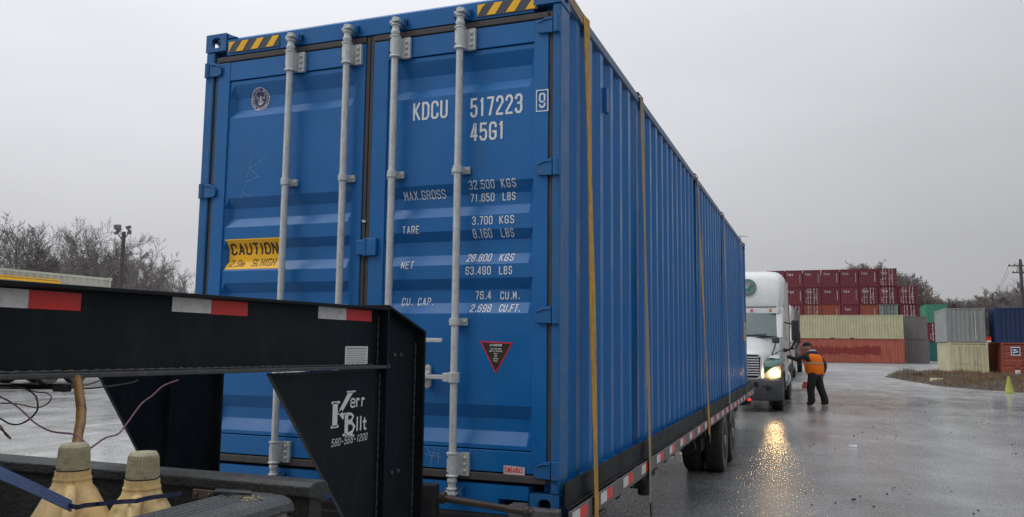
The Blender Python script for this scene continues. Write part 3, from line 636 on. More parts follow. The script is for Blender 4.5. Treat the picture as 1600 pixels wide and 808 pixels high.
# round classification emblem (oval)
ec, er = (.412, 2.438), (.070, .073); oval = lambda k, n=40: [(ec[0]+er[0]*k*math.cos(2*PI*i/n), ec[1]+er[1]*k*math.sin(2*PI*i/n)) for i in range(n)]
q = [(0, [(Vector(ec), Vector(a), Vector(b), Vector(b)*.5+Vector(a)*.5)]) for a, b in []]
mb = MB(); o_ = oval(1); segs = []
bm_q = []
for i in range(40): a, b = o_[i], o_[(i+1) % 40]; bm_q.append((0, [(Vector(ec), Vector(a), Vector(b))]))
lettering(bm_q, dp(.002), 'round_emblem', 'navy', dl, cuts=ZC)
q = [(0, ribbon(oval(.985)+[oval(.985)[0]], .0035)), (0, ribbon(oval(.70)+[oval(.70)[0]], .0015))]
def arc_text(s, a0, a1, k, up=True):
    out = []
    for i, ch in enumerate(s):
        a = a0+(a1-a0)*i/max(1, len(s)-1)
        if ch not in G: continue
        cx_, cy_ = ec[0]+er[0]*k*math.cos(a), ec[1]+er[1]*k*math.sin(a); rot = a-PI/2 if up else a+PI/2
        for pl in G[ch]:
            pts = [((p[0]-.5)*.008, (p[1]-.5)*.012) for p in pl]
            out.append((1, ribbon([(cx_+x*math.cos(rot)-y*math.sin(rot), cy_+x*math.sin(rot)+y*math.cos(rot)) for x, y in pts], .0024)))
    return out
q += arc_text('AMERICAN BUREAU', math.radians(205), math.radians(-25), .85); q += arc_text('OF SHIPPING', math.radians(220), math.radians(320), .85, False)
for s in (-1, 1):   # spread bird over a shield
    for j in range(4): q.append((1, ribbon([(ec[0]+s*.004, ec[1]+.0+j*.002), (ec[0]+s*(.018+.005*j), ec[1]+.010+j*.004), (ec[0]+s*(.028+.002*j), ec[1]+.004+.009*j)], .0032)))
q.append((1, ribbon([(ec[0]-.012, ec[1]-.004), (ec[0]-.012, ec[1]-.020), (ec[0], ec[1]-.032), (ec[0]+.012, ec[1]-.020), (ec[0]+.012, ec[1]-.004)], .0045)))
q.append((1, ribbon([(ec[0]-.02, ec[1]-.026), (ec[0], ec[1]-.036), (ec[0]+.026, ec[1]-.018)], .004))); q.append((1, ribbon([(ec[0], ec[1]-.028), (ec[0], ec[1]+.022)], .006)))
lettering(q, dp(.0032), 'emblem_print', 'white_lab', dl, cuts=ZC)
# warning triangle
tri = [(1.975, .912), (2.170, .905), (2.072, .735)]
def scale_tri(k): c = (sum(p[0] for p in tri)/3, sum(p[1] for p in tri)/3); return [(c[0]+(p[0]-c[0])*k, c[1]+(p[1]-c[1])*k) for p in tri]
lettering([poly_q(tri)], lambda u, v, l: (u, YP-.0015, v), 'warning_triangle', 'pink', dr)
lettering([poly_q(scale_tri(.86))], lambda u, v, l: (u, YP-.0025, v), 'triangle_face', 'black_ink', dr)
q = []
for s, z, h in (('ATTENTION', .883, .0125), ('THIS CONTAINER', .866, .0075), ('MUST BE REPAIRED', .853, .0075), ('ONLY', .840, .0075), ('WITH', .827, .0075), ('CORTEN', .813, .0075), ('STEEL', .800, .0075)):
    w = h*.5; n = sum((NARROW.get(c, 1)*w+w*.35) for c in s); a, _ = text_quads(s, 2.072-n/2, z, h, w, h*.2, w*1.35); q += a
lettering(q, lambda u, v, l: (u, YP-.0035-.0002*l, v), 'lettering', 'white_lab', dr)
# maker's plate
lettering([poly_q([(2.128, .209), (2.248, .205), (2.248, .250), (2.128, .254)])], lambda u, v, l: (u, .0022, v), 'maker_label', 'white_lab', dr)
q, _ = text_quads('SINGAMAS', 2.133, .217, .029, .0115, .0042, .0141); lettering(q, lambda u, v, l: (u, .0010-.0002*l, v), 'lettering', 'redlab', dr)
q = [(0, ribbon([(2.131, .212), (2.245, .208), (2.245, .247), (2.131, .251), (2.131, .212)], .0016))]; lettering(q, lambda u, v, l: (u, .0012, v), 'label_border', 'redlab', dr)
# chalk marks
def scr(pts, w=.0025): return (0, ribbon(pts, w))
q = [scr([(.39, 2.06), (.375, 1.99), (.36, 1.93)]), scr([(.50, 2.05), (.43, 2.01), (.375, 1.985)]), scr([(.375, 1.985), (.42, 1.95), (.46, 1.92)]), scr([(.45, 1.93), (.36, 1.90), (.33, 1.83), (.40, 1.80)])]
lettering(q, dp(.0015), 'chalk_mark', 'chalk', dl, cuts=ZC)
q = [scr([(1.665, .33), (1.70, .27)], .003), scr([(1.72, .325), (1.69, .22)], .003), scr([(1.66, .285), (1.76, .275)], .003), scr([(1.745, .32), (1.742, .24)], .003), scr([(1.70, .30), (1.74, .29)], .003)]
lettering(q, lambda u, v, l: (u, .0035, v), 'chalk_mark', 'chalk', dr)
q = [];
for j in range(9):
    z = .95-.09*j+random.uniform(-.02, .02); q.append(scr([(.02+random.random()*.10, z+random.uniform(-.04, .04)) for _ in range(5)], .0022))
lettering(q, lambda u, v, l: (W_+.0012, u+.01, v), 'chalk_mark', 'chalk_g', cont)

# ================================================================== flatbed trailer
tr = thing('flatbed_trailer', 'black gooseneck flatbed trailer under the blue container', 'trailer', (0, 0, D))
DR = (2.495, 2.52)
for sgn in (1, -1):
    X = lambda x: x if sgn > 0 else W_-x
    mb = MB(); mb.box(X(2.470), -.04, .064, X(2.484), 13.2, .188); mb.box(X(2.45), -.04, .056, X(2.50), 13.2, .066); mb.build('deck_edge_lip', 'black_edge' if False else 'under', tr) if False else mb.build('deck_edge_lip', 'black', tr, bevel=.003)
    mb = MB(); mb.box(X(2.505), -.06, -.044, X(2.519), 13.25, .054); mb.build('rub_rail', 'rail_grey', tr, bevel=.003)
    for k in range(22): mb = MB(); mb.box(X(2.484), .4+.6*k, -.03, X(2.506), .47+.6*k, .05); mb.build('stake_pocket', 'rail_grey', tr)
mb = MB(); mb.box(-.06, -.06, -.045, 2.50, .10, -.006)
for k in range(30): mb.box(-.04, .25+.44*k, -.09, 2.48, .33+.44*k, -.006)
mb.box(.55, -.4, -.30, .70, 13.1, -.09); mb.box(1.72, -.4, -.30, 1.87, 13.1, -.09); mb.box(.02, 13.1, -.28, 2.42, 13.2, -.002); mb.box(.0, 0, -.007, 2.45, 13.1, -.001)
mb.build('underframe', 'under', tr)
# reflective tape along the rub rail (white + red pairs)
Y = -.03
for k in range(22):
    p = Y+.58*k
    for a, b, m in ((p, p+.14, 'tape_white'), (p+.143, p+.29, 'tape_red')):
        if b > 13.2: continue
        mb = MB(); mb.box(2.5192, a, -.018, 2.5206, b, .044); mb.build('reflective_tape', m, tr)
# rear bumper with tape, tail lamps
mb = MB(); mb.box(.1, 13.2, -.07, 2.50, 13.26, .05); mb.build('rear_bumper', 'rail_grey', tr, bevel=.004)
mb = MB(); mb.box(2.522, 13.0, -.04, 2.72, 13.04, .07); mb.build('marker_arm', 'rail_grey', tr)
mb = MB(); mb.ell((2.50, 11.8, -.10), (.028, .02, .028)); mb.build('side_marker_lamp', 'taillamp', tr, smooth=True)
# wheels: tandem duals both sides
def wheel_mesh(R, w):
    t = MB(); t.lathe([(R*.60, -w/2), (R*.9, -w/2), (R*.97, -w*.42), (R, -w*.3), (R, w*.3), (R*.97, w*.42), (R*.9, w/2), (R*.60, w/2)], (0, 0, 0), 36, axis=0)
    for a in range(48):
        q = 2*PI*a/48; 
        for sx in (-1, 1):
            c, s = math.cos(q+(.06 if sx > 0 else 0)), math.sin(q+(.06 if sx > 0 else 0))
            t.add([(sx*w*.12, c*R*1.0, s*R*1.0), (sx*w*.38, c*R*.99, s*R*.99), (sx*w*.38, math.cos(q+.09)*R*1.008, math.sin(q+.09)*R*1.008), (sx*w*.12, math.cos(q+.09)*R*1.012, math.sin(q+.09)*R*1.012)], [(0, 1, 2, 3)])
    r = MB(); r.lathe([(R*.62, w*.46), (R*.60, w*.40), (R*.52, w*.30), (R*.36, w*.24), (R*.34, w*.40), (R*.22, w*.42), (R*.18, w*.55), (R*.10, w*.56)], (0, 0, 0), 30, axis=0)
    for a in range(8): q = 2*PI*a/8; r.lathe([(.014, 0), (.014, .03)], (w*.26, R*.29*math.cos(q)*1.45, R*.29*math.sin(q)*1.45), 6, axis=0)
    return t, r
tm, rm = wheel_mesh(.40, .235)
TY = tm.mesh('tyre', 'tyre', True); RM = rm.mesh('rim', 'rim', True)
sw_ = MB(); sw_.add([(.235*.503+dx, rr*.40*math.cos(2*PI*k/36), rr*.40*math.sin(2*PI*k/36)) for rr, dx in ((.62, 0), (.78, .006), (.91, .001)) for k in range(36)], [(j*36+k, j*36+(k+1) % 36, (j+1)*36+(k+1) % 36, (j+1)*36+k) for j in (0, 1) for k in range(36)])
M['dustside'] = mat('dusty_sidewall', (.11, .10, .095), .7, var=.3, vscale=12, dirt=(.05, .047, .043), dirt_amt=.8, dscale=(8, 8, 8))
SWM = sw_.mesh('sidewall', 'dustside', True, False)
def put_wheel(parent, x, y, z, side, meshT=None, meshR=None, sc=1):
    w = bpy.data.objects.new('tyre', meshT or TY); COL.objects.link(w); w.parent = parent; w.location = (x, y, z); w.rotation_euler = (0, 0, 0 if side > 0 else PI); w.scale = (sc,)*3
    r = bpy.data.objects.new('rim', meshR or RM); COL.objects.link(r); r.parent = w
    sw = bpy.data.objects.new('sidewall', SWM); COL.objects.link(sw); sw.parent = w
for y in (7.28, 8.36):
    for side, xo, xi in ((1, 2.395, 2.105), (-1, .045, .335)):
        put_wheel(tr, xo, y, -D+.40, side); put_wheel(tr, xi, y, -D+.40, side)
    mb = MB(); mb.tube([(.2, y, -.38), (2.25, y, -.38)], .06, 10); mb.build('axle', 'under', tr)
for a_ in ((.3, 7.0, -.34, .42, 8.6, -.24), (1.95, 6.86, -.34, 2.07, 8.6, -.24)): mb = MB(); mb.box(*a_); mb.build('spring', 'under', tr)
mb = MB(); mb.box(1.9, 6.5, -.44, 2.3, 6.85, -.22); mb.build('spring_hanger', 'under', tr)
mb = MB(); mb.tube([(2.15, 6.3, -.36), (2.15, 6.49, -.36)], .10, 12); mb.build('brake_chamber', 'under', tr)
for x in (2.13, .02):
    mb = MB(); mb.box(x, 8.86, -.64, x+.36, 8.872, -.12); mb.build('mud_flap', 'blackp', tr)
mb = MB(); mb.tube([(2.3, 2.85, -.06), (2.3, 2.85, -.36)], .05, 10); mb.box(2.22, 2.75, -.2, 2.38, 2.95, -.06); mb.build('landing_jack', 'under', tr)
for y in (1.97, 5.48, 7.9, 10.98):
    mb = MB(); mb.lathe([(.05, -.06), (.05, .06)], (2.44, y, -.10), 12, axis=1); mb.box(2.40, y-.07, -.15, 2.485, y-.06, -.03); mb.box(2.40, y+.06, -.15, 2.485, y+.07, -.03); mb.build('strap_winch', 'under', tr)
# gooseneck
neck_parts = []
def beam(xf, yend, sgn):
    """I-beam, slightly deeper towards the column; xf = outer flange face"""
    xa = xf-.13; top = lambda y: 1.0545+(y+.9)*.0095; bot = lambda y: .782-(y+.9)*.0095
    def bar(x0, x1, ya, yb, lo, hi, name, m, bev=0):
        mb = MB(); mb.hexa([(x0, ya, lo(ya)), (x1, ya, lo(ya)), (x1, yb, lo(yb)), (x0, yb, lo(yb)), (x0, ya, hi(ya)), (x1, ya, hi(ya)), (x1, yb, hi(yb)), (x0, yb, hi(yb))]); mb.build(name, m, tr, bevel=bev)
    bar(xf-.062, xf-.050, -3.6, yend, lambda y: bot(y)+.014, lambda y: top(y)-.012, 'beam_web', 'black')
    bar(xa, xf, -3.6, yend+.01, lambda y: top(y)-.012, top, 'beam_top_flange', 'black', .002)
    bar(xa, xf, -3.6, yend+.02, bot, lambda y: bot(y)+.014, 'beam_bottom_flange', 'black_edge', .003)
beam(1.90, -.86, 1); beam(.68, -.86, 1)
for xf in (1.90, .68):
    xw = xf-.062
    mb = MB()
    mb.prism([(-.86, -.3), (-.50, -.3), (-.50, .945), (-.83, 1.055), (-.86, 1.055)], 0, xw+.0, xw+.012)
    mb.build('column_web', 'black', tr)
    mb = MB(); xa = xf-.13
    mb.box(xa, -.90, -.3, xf, -.885, 1.0) if False else mb.box(xa, -.872, -.3, xf, -.860, 1.043)
    mb.box(xa, -.505, -.3, xf, -.49, .95)
    mb.add([(xa, -.865, 1.068), (xf, -.865, 1.068), (xf, -.49, .955), (xa, -.49, .955), (xa, -.865, 1.055), (xf, -.865, 1.055), (xf, -.49, .942), (xa, -.49, .942)],
           [(0,1,2,3),(4,7,6,5),(0,4,5,1),(1,5,6,2),(2,6,7,3),(3,7,4,0)])
    mb.build('column_flange', 'black', tr, bevel=.002)
    mb = MB()
    if xf > 1: pl = [(-1.66, .782), (-.87, .782), (-.87, -.12)]
    else: pl = [(-1.31, .79), (-.87, .79), (-.87, .14)]
    mb.prism(pl, 0, xf-.045, xf-.035); gs = mb.build('gusset_plate', 'black', tr)
    if xf > 1: gus = gs
    mb = MB(); mb.tube([(xf-.04, pl[0][0], .78), (xf-.04, -.87, pl[2][1])], .006, 6); mb.build('gusset_edge', 'black_edge', gs)
    mb = MB()
    for z in (.83, .86): mb.lathe([(.012, 0), (.012, .012), (.007, .018)], (xw+.012, -.80-.5*(z-.83), z-.03), 8, axis=0)
    mb.build('bolt', 'black_edge', tr)
mb = MB(); mb.box(.55, -3.3, .80, 1.84, -3.2, 1.04); mb.build('neck_crossmember', 'black', tr)
mb = MB(); mb.box(.62, -.62, -.2, 1.84, -.55, .0); mb.build('neck_crossmember', 'black', tr)
mb = MB(); mb.tube([(1.22, -3.25, .85), (1.22, -3.25, .2)], .055, 12); mb.build('coupler_post', 'under', tr)
# weld beads and bolt heads on the near side
def weld(pts, nm='weld_bead'):
    P = []; rw = random.Random(len(pts)+int(pts[0][1]*100))
    for a, b in zip(pts, pts[1:]):
        a, b = Vector(a), Vector(b); n = max(4, int((b-a).length/.012))
        P += [a.lerp(b, i/n)+V(rw.uniform(-.001, .001), 0, rw.uniform(-.001, .001)) for i in range(n)]
    mb = MB(); mb.tube(P, [.0035+.0018*math.sin(i*1.9) for i in range(len(P))], 6); mb.build(nm, 'black_edge', tr, smooth=True)
weld([(1.851, -.875, .80), (1.851, -.875, 1.03)]); weld([(1.866, -.875, .76), (1.866, -.875, .0)])
weld([(1.866, -1.60, .778), (1.866, -.90, .778)]); weld([(1.851, -3.4, .822), (1.851, -.9, .799)])
weld([(1.851, -.508, .90), (1.851, -.508, .0)])
for y_, z_ in ((-.72, .84), (-.66, .84), (-.72, .30), (-.66, .30)):
    mb = MB(); x_ = 1.865 if y_ < -.9 else 1.850; mb.lathe([(.011, 0), (.011, .007), (.008, .009)], (x_, y_, z_), 6, axis=0); mb.build('bolt', 'black_edge', tr)
# tapes, placard and maker's name on the near beam
def bt(a, b, z0, z1, m, name='reflective_tape'):
    xx = 1.8505 if name != 'x' else 0
    mb = MB(); mb.box(1.8500, a, z0, 1.8512, b, z1); return mb.build(name, m, tr)
bt(-2.84, -2.613, .974, 1.021, 'tape_white'); bt(-2.612, -2.458, .974, 1.021, 'tape_red')
bt(-2.128, -1.957, .986, 1.031, 'tape_white'); bt(-1.956, -1.775, .984, 1.031, 'tape_red')
bt(-1.348, -1.143, .990, 1.038, 'tape_white'); bt(-1.142, -.935, .990, 1.038, 'tape_red')
pc = bt(-1.142, -.960, .803, .880, 'white_lab', 'certification_placard')
q = []
for j in range(9): q.append((0, ribbon([(-1.132, .872-.0078*j), (-.970-random.random()*.03, .872-.0078*j)], .0017 if j else .003)))
lettering(q, lambda u, v, l: (1.8517, u, v), 'small_print', 'darkgrey', pc)
# maker name: large K and B with small letters
Q = []
def P4(*p): Q.append((0, [tuple(Vector(a) for a in p)]))
def px2(x, y):   # photograph measurements on the plate, metres along the plate
    return (-1.254+(x-513)/56*.287, .689-(y-612)/88*.218)
def R_(x0, y0, x1, y1): a, b, c, d = px2(x0, y0), px2(x1, y0), px2(x1, y1), px2(x0, y1); P4(a, b, c, d)
R_(515, 627, 522, 666); R_(513, 625, 525, 629); R_(513, 664, 524, 668)                 # K stem + serifs
P4(px2(537, 612), px2(545, 612), px2(528, 645), px2(521, 648)); P4(px2(534, 610), px2(549, 610), px2(547, 613), px2(536, 613)); P4(px2(523, 644), px2(528, 639), px2(532, 652), px2(530, 657))
R_(533, 648, 538, 682); R_(530.5, 646, 540, 649); R_(530.5, 680, 541, 684)                 # B
Q.append((1, ribbon([px2(537, 648.5), px2(542.5, 649), px2(545.5, 653.5), px2(543.5, 659), px2(537, 661.5)], .0105)))
Q.append((2, ribbon([px2(537, 663), px2(543.5, 664), px2(547.5, 671), px2(544.5, 679.5), px2(537, 681.5)], .0125)))
Q.append((1, ribbon([px2(541, 682), px2(547, 687)], .012)))
def tq(s, x, y, h, w, st, adv, slant=0):
    a = px2(x, y); q_, _ = text_quads(s, a[0], a[1], h, w, st, adv, slant); Q.extend([(l+1, r) for l, r in q_])
tq('e', 540.5, 639, .058, .040, .0078, .043); tq('r', 549.5, 639, .056, .036, .0095, .043); tq('r', 557.5, 639, .056, .036, .0095, .043)
tq('i', 550.5, 680, .066, .034, .0105, .043); tq('l', 556, 680, .064, .034, .0105, .043); tq('t', 560.5, 680, .058, .036, .0095, .043)
lettering(Q, lambda u, v, l: (1.8655+.0004*l, u, v), 'maker_name', 'white_lab', gus)
Q = []; tq('580-566-1200', 514, 698, .031, .0175, .0034, .0240, .25)
lettering(Q, lambda u, v, l: (1.8655+.0004*l, u, v), 'phone_number', 'white_lab', gus)
# crank shaft across the front and its bracket
mb = MB(); mb.tube([(1.70, -.3, .132), (1.86, -.3, .124), (2.02, -.3, .112), (2.40, -.3, .085)], .018, 12); mb.build('crank_shaft', 'pipe', tr, smooth=True)
mb = MB(); mb.box(1.78, -.36, .03, 1.90, -.30, .19); mb.lathe([(.035, -.05), (.035, .02)], (1.79, -.36, .14), 12, axis=1); mb.build('crank_gearbox', 'under', tr, bevel=.006)
for a_, b_ in (((1.90, -.3, .122), (1.93, -.3, .12)), ((2.36, -.3, .088), (2.38, -.3, .086))): mb = MB(); mb.tube([a_, b_], .03, 10); mb.build('shaft_collar', 'pipe', tr)
mb = MB(); mb.box(2.22, -.16, -.10, 2.30, -.08, .085); mb.box(2.30, -.14, -.10, 2.47, -.06, .064); mb.build('front_bracket', 'rail_grey', tr, bevel=.004)
mb = MB(); mb.box(.0, -.12, -.2, 2.46, -.06, -.045); mb.build('deck_front_beam', 'under', tr)

# ================================================================== tie-down straps
def strap(y0, y1, w, m, label, zbot, tail=False):
    t = thing('cargo_strap', label, 'strap', (W_, y0, D), group='straps over the blue container')
    off = (W_, y0, 0)
    X1 = W_+.010
    mb = MB(off)
    P = [(-.02, y0, H_+.004), (1.2, y0, H_+.008), (W_-.012, y0, H_+.004), (X1, y0+.001, H_-.018)]
    for q in range(1, 9): f = q/9; P.append((X1+(2.528-X1)*f, y0+(y1-y0)*f, (H_-.018)*(1-f)+.03*f))
    P += [(2.529, y1, .03), (2.529, y1+(y1-y0)*.06, zbot)]
    vs = []; n = len(P)
    for i, (x, y, z) in enumerate(P):
        ww = w if i < n-1 else w*.75
        tw = .0035*math.sin(i*1.1+y0*3)
        vs += [(x+tw, y-ww/2, z), (x-tw, y+ww/2, z), (x-tw+.003, y+ww/2, z+(.003 if i < 3 else 0)), (x+tw+.003, y-ww/2, z+(.003 if i < 3 else 0))]
    fs = [(4*i+k, 4*i+(k+1) % 4, 4*i+4+(k+1) % 4, 4*i+4+k) for i in range(n-1) for k in range(4)]+[(0, 1, 2, 3), (4*n-1, 4*n-2, 4*n-3, 4*n-4)]
    mb.add(vs, fs); mb.build('webbing', m, t)
    mb = MB(off); mb.prism([(y1-w*.4, zbot+.01), (y1+w*.4, zbot+.01), (y1+w*.12, zbot-.09), (y1-w*.12, zbot-.09)], 0, 2.531, 2.541); mb.build('strap_hook', 'pipe', t)
    mb = MB(off); mb.box(W_-.03, y0-w*.8, H_-.001+.012, W_+.016, y0+w*.8, H_+.018) if False else None
    if tail:
        mb = MB(off); mb.tube([(W_-.02, y0+.05, H_+.01), (W_+.06, y0+.1, H_+.025), (W_+.13, y0+.15, H_+.01)], [.006, .006, .003], 5); mb.build('loose_tail', 'strap2', t)
    return t
s1 = strap(.487, .411, .105, 'strap', 'broad yellow-brown tie-down strap nearest the door end', -.42)
mb = MB((W_, .48, 0)); mb.add([(W_+.003, .0, H_+.002), (W_+.003, .44, H_-.012), (W_+.003, .44, H_-.085), (W_+.003, .0, H_-.05), (W_+.006, .0, H_+.002), (W_+.006, .44, H_-.012), (W_+.006, .44, H_-.085), (W_+.006, .0, H_-.05)],
    [(0,1,2,3),(4,7,6,5),(0,4,5,1),(1,5,6,2),(2,6,7,3),(3,7,4,0)]); mb.build('webbing_fold', 'strap2', s1)
strap(2.14, 1.97, .10, 'strap2', 'faded brown tie-down strap, second from the door end', -.26)
strap(5.365, 5.475, .11, 'strap', 'bright yellow tie-down strap in the middle of the blue side', -.12)
strap(8.24, 7.89, .10, 'strap3', 'pale grey tie-down strap above the trailer wheels', -.20)
strap(11.09, 10.97, .10, 'strap3', 'pale grey tie-down strap at the far end of the blue container', -.08, True)

# ================================================================== pickup bed in the foreground
PU = (1.6, -3.6, 0)
pu = thing('pickup_truck', 'grey pickup truck bed with black liner and ribbed rail caps in the foreground', 'pickup truck', PU)
RZ = 1.335
def sec_loft(prof_, y0, y1, x0, sgn, name, m, smooth=True, bev=0, extra=()):
    mb = MB(PU); ys_ = [y0]+list(extra)+[y1]
    mb.loft([[(x0+sgn*u, y, v) for u, v in prof_] for y in ys_]); return mb.build(name, m, pu, smooth=smooth, bevel=bev)
for sgn, xo in ((1, 2.44), (-1, .70)):
    # rail cap, rounded with shallow grooves on its top
    cap = [(0, RZ-.034), (.0, RZ-.012), (.01, RZ)]
    for k in range(5): cap += [(.022+k*.018, RZ+.004), (.030+k*.018, RZ+.004), (.032+k*.018, RZ+.0015), (.038+k*.018, RZ+.0015)]
    cap += [(.125, RZ+.003), (.148, RZ-.003), (.160, RZ-.013), (.164, RZ-.028), (.156, RZ-.034)]
    mb = MB(PU); rings = []
    for y, k, dz in ((-5.2, 1, 0), (-2.62, 1, 0), (-2.56, .97, -.001), (-2.52, .9, -.004), (-2.49, .72, -.012), (-2.475, .5, -.024)):
        c = .083
        rings.append([(xo+sgn*(c+(u-c)*k), y, v+dz) for u, v in cap])
    mb.loft(rings); mb.build('bed_rail_cap', 'bedplastic', pu, smooth=False)
    sk = [(.152, RZ-.033), (.168, RZ-.08), (.185, RZ-.25), (.19, .95), (.17, .70), (.15, .58), (.05, .58), (.05, RZ-.033)]
    mb = MB(PU); mb.loft([[(xo+sgn*(u if k else u*.8), y, v) for u, v in sk] for y, k in ((-5.2, 1), (-2.54, 1), (-2.49, 0))])
    mb.build('bed_side', 'bedside', pu, smooth=True)
    mb = MB(PU); mb.box(xo, -5.2, .88, xo+sgn*.045, -2.5, RZ-.02); mb.build('bed_liner_wall', 'liner', pu)
    mb = MB(PU); mb.box(xo+sgn*.10, -2.50, .78, xo+sgn*.17, -2.478, 1.12); mb.build('tail_lamp', 'redlab', pu, bevel=.01)
# tailgate
mb = MB(PU); mb.prism([(-2.40, RZ-.03), (-2.40, RZ-.004), (-2.385, RZ+.004), (-2.335, RZ+.004), (-2.32, RZ-.008), (-2.32, RZ-.05)], 0, .72, 2.56); mb.build('tailgate_cap', 'tailcap', pu, bevel=.004)
mb = MB(PU); mb.box(.74, -2.385, .80, 2.55, -2.335, RZ-.03); mb.build('tailgate', 'liner', pu)
mb = MB(PU)
for k in range(9): mb.box(.80+.2*k, -2.395, .90, .88+.2*k, -2.385, 1.27)
mb.build('tailgate_rib', 'liner', pu)
mb = MB(PU); mb.box(.72, -5.2, .84, 2.46, -2.36, .88)
for k in range(16): mb.box(.78+.105*k, -5.2, .88, .83+.105*k, -2.42, .892)
mb.build('bed_floor', 'liner', pu)
mb = MB(PU); mb.box(.70, -5.24, .84, 2.60, -5.18, RZ-.01); mb.build('bed_front_wall', 'bedside', pu)
mb = MB(PU); mb.box(.9, -5.2, .5, 2.3, -2.6, .70); mb.box(.75, -2.50, .50, 2.58, -2.40, .68); mb.build('chassis', 'under', pu)
for x, s in ((2.50, 1), (.82, -1)):
    put_wheel(pu, x-PU[0], -3.9-PU[1], .40, s)
mb = MB(PU); mb.box(2.27, -2.47, 1.295, 2.335, -2.466, 1.318); mb.lathe([(.005, 0), (.005, -.006)], (2.283, -2.47, 1.306), 8, axis=1); mb.lathe([(.005, 0), (.005, -.006)], (2.322, -2.47, 1.308), 8, axis=1); mb.build('latch_plate', 'pipe', pu, bevel=.004)
mb = MB(PU); mb.tube([(2.36, -2.50, 1.31), (2.42, -2.56, 1.338), (2.50, -2.60, 1.348), (2.535, -2.585, 1.346)], .006, 6); mb.build('tailgate_cable', 'darkgrey', pu)
mb = MB(PU)
for k in range(40):
    a = random.random()*6.28; r = random.random()*.035; mb.ell((2.535+r*math.cos(a)*1.1, -2.60+r*math.sin(a), RZ+.0035), (.003, .0028, .0015), 6, 4)
mb.build('rust_flakes', 'strap2', pu, kind='stuff')

# fuel jugs
def jug(x, y, ztop, label, rz):
    j = thing('plastic_jug', label, 'jug', (x, y, .892), group='fuel jugs in the pickup bed', rz=rz)
    H = ztop-.892
    zc = H-.062
    def ring(hw, hd, z, p=3.2, dx=0, n=32):
        return [(dx+hw*math.copysign(abs(math.cos(2*PI*k/n))**(2/p), math.cos(2*PI*k/n)), hd*math.copysign(abs(math.sin(2*PI*k/n))**(2/p), math.sin(2*PI*k/n)), z) for k in range(n)]
    mb = MB(); mb.loft([ring(.12, .12, .0), ring(.138, .138, .015), ring(.142, .142, .18), ring(.142, .142, zc-.22), ring(.134, .134, zc-.195), ring(.110, .110, zc-.150, 3.0), ring(.078, .078, zc-.095, 2.9), ring(.056, .056, zc-.052, 2.6), ring(.049, .049, zc-.038, 2.2), ring(.040, .040, zc-.026, 2), ring(.036, .036, zc-.010, 2), ring(.035, .035, zc+.005, 2), ring(.028, .028, zc+.006, 2)])
    mb.build('jug_body', 'jug', j, smooth=True)
    mb = MB(); mb.tube([(0, -.030, zc-.034), (.0, -.056, zc-.030), (.0, -.082, zc-.042), (.0, -.106, zc-.09), (0, -.130, zc-.15), (0, -.150, zc-.20)], [.010, .0130, .0135, .013, .014, .016], 12); mb.build('handle', 'jug', j, smooth=True)
    mb = MB(); n = 90; rings = []
    for z, k, rib in ((zc+.008, 1.0, 0), (zc+.012, 1.02, 1), (zc+.050, .95, 1), (zc+.056, .92, 0), (zc+.062, .80, 0)):
        rings.append([((.0315*k+(.0014 if rib and i % 3 == 0 else -.0012*rib))*math.cos(2*PI*i/n), (.0315*k+(.0014 if rib and i % 3 == 0 else -.0012*rib))*math.sin(2*PI*i/n), z) for i in range(n)])
    mb.loft(rings); mb.build('screw_cap', 'cap', j)
    mb = MB(); mb.lathe([(.0335, 0), (.0335, .006)], (0, 0, zc+.001), 30); mb.build('tamper_ring', 'pipe', j)
    mb = MB(); mb.lathe([(.0375, 0), (.0385, .003), (.0375, .007)], (0, 0, zc-.016), 30); mb.build('neck_ring', 'jug', j, smooth=True)
    return j
def dep(x, y, d):
    v = cf+cr*((x-800)/FPX)-cu*((y-404)/FPX); return CAM+v*d
a = dep(117, 693, 1.75); b = dep(225, 706, 1.72)
jug(a.x, a.y, a.z, 'yellowed plastic fuel jug with a brown hose beside its cap, left of the two', .80)
jug(b.x, b.y, b.z, 'yellowed plastic fuel jug nearer the bed rail, right of the two', .62)
# straps round the jugs
def band(pts, w, m, name, label, cat, up=V(0, 0, 1)):
    mb = MB(); vs = []; n = len(pts)
    for p in pts: p = Vector(p); vs += [p-up*w/2, p+up*w/2, p+up*w/2+V(.002, .002, 0), p-up*w/2+V(.002, .002, 0)]
    mb.add(vs, [(4*i+k, 4*i+(k+1) % 4, 4*i+4+(k+1) % 4, 4*i+4+k) for i in range(n-1) for k in range(4)]+[(0, 1, 2, 3), (4*n-1, 4*n-2, 4*n-3, 4*n-4)])
    return tag(mb.build(name, m), label, cat)
band([dep(-60, 715, 1.35), dep(0, 740, 1.42), dep(60, 767, 1.55), dep(110, 791, 1.60)], .022, 'bluestrap', 'blue_strap', 'pale blue webbing strap running up to the left jug handle', 'strap')
band([dep(107, 790, 1.595), dep(119, 793, 1.583), dep(131, 790, 1.60), dep(150, 788, 1.66), dep(190, 784, 1.64), dep(212, 783, 1.595), dep(232, 778, 1.61), dep(270, 773, 1.75), dep(283, 771, 1.85)], .009, 'navystrap', 'navy_strap', 'thin navy strap tying both jug handles together', 'strap')
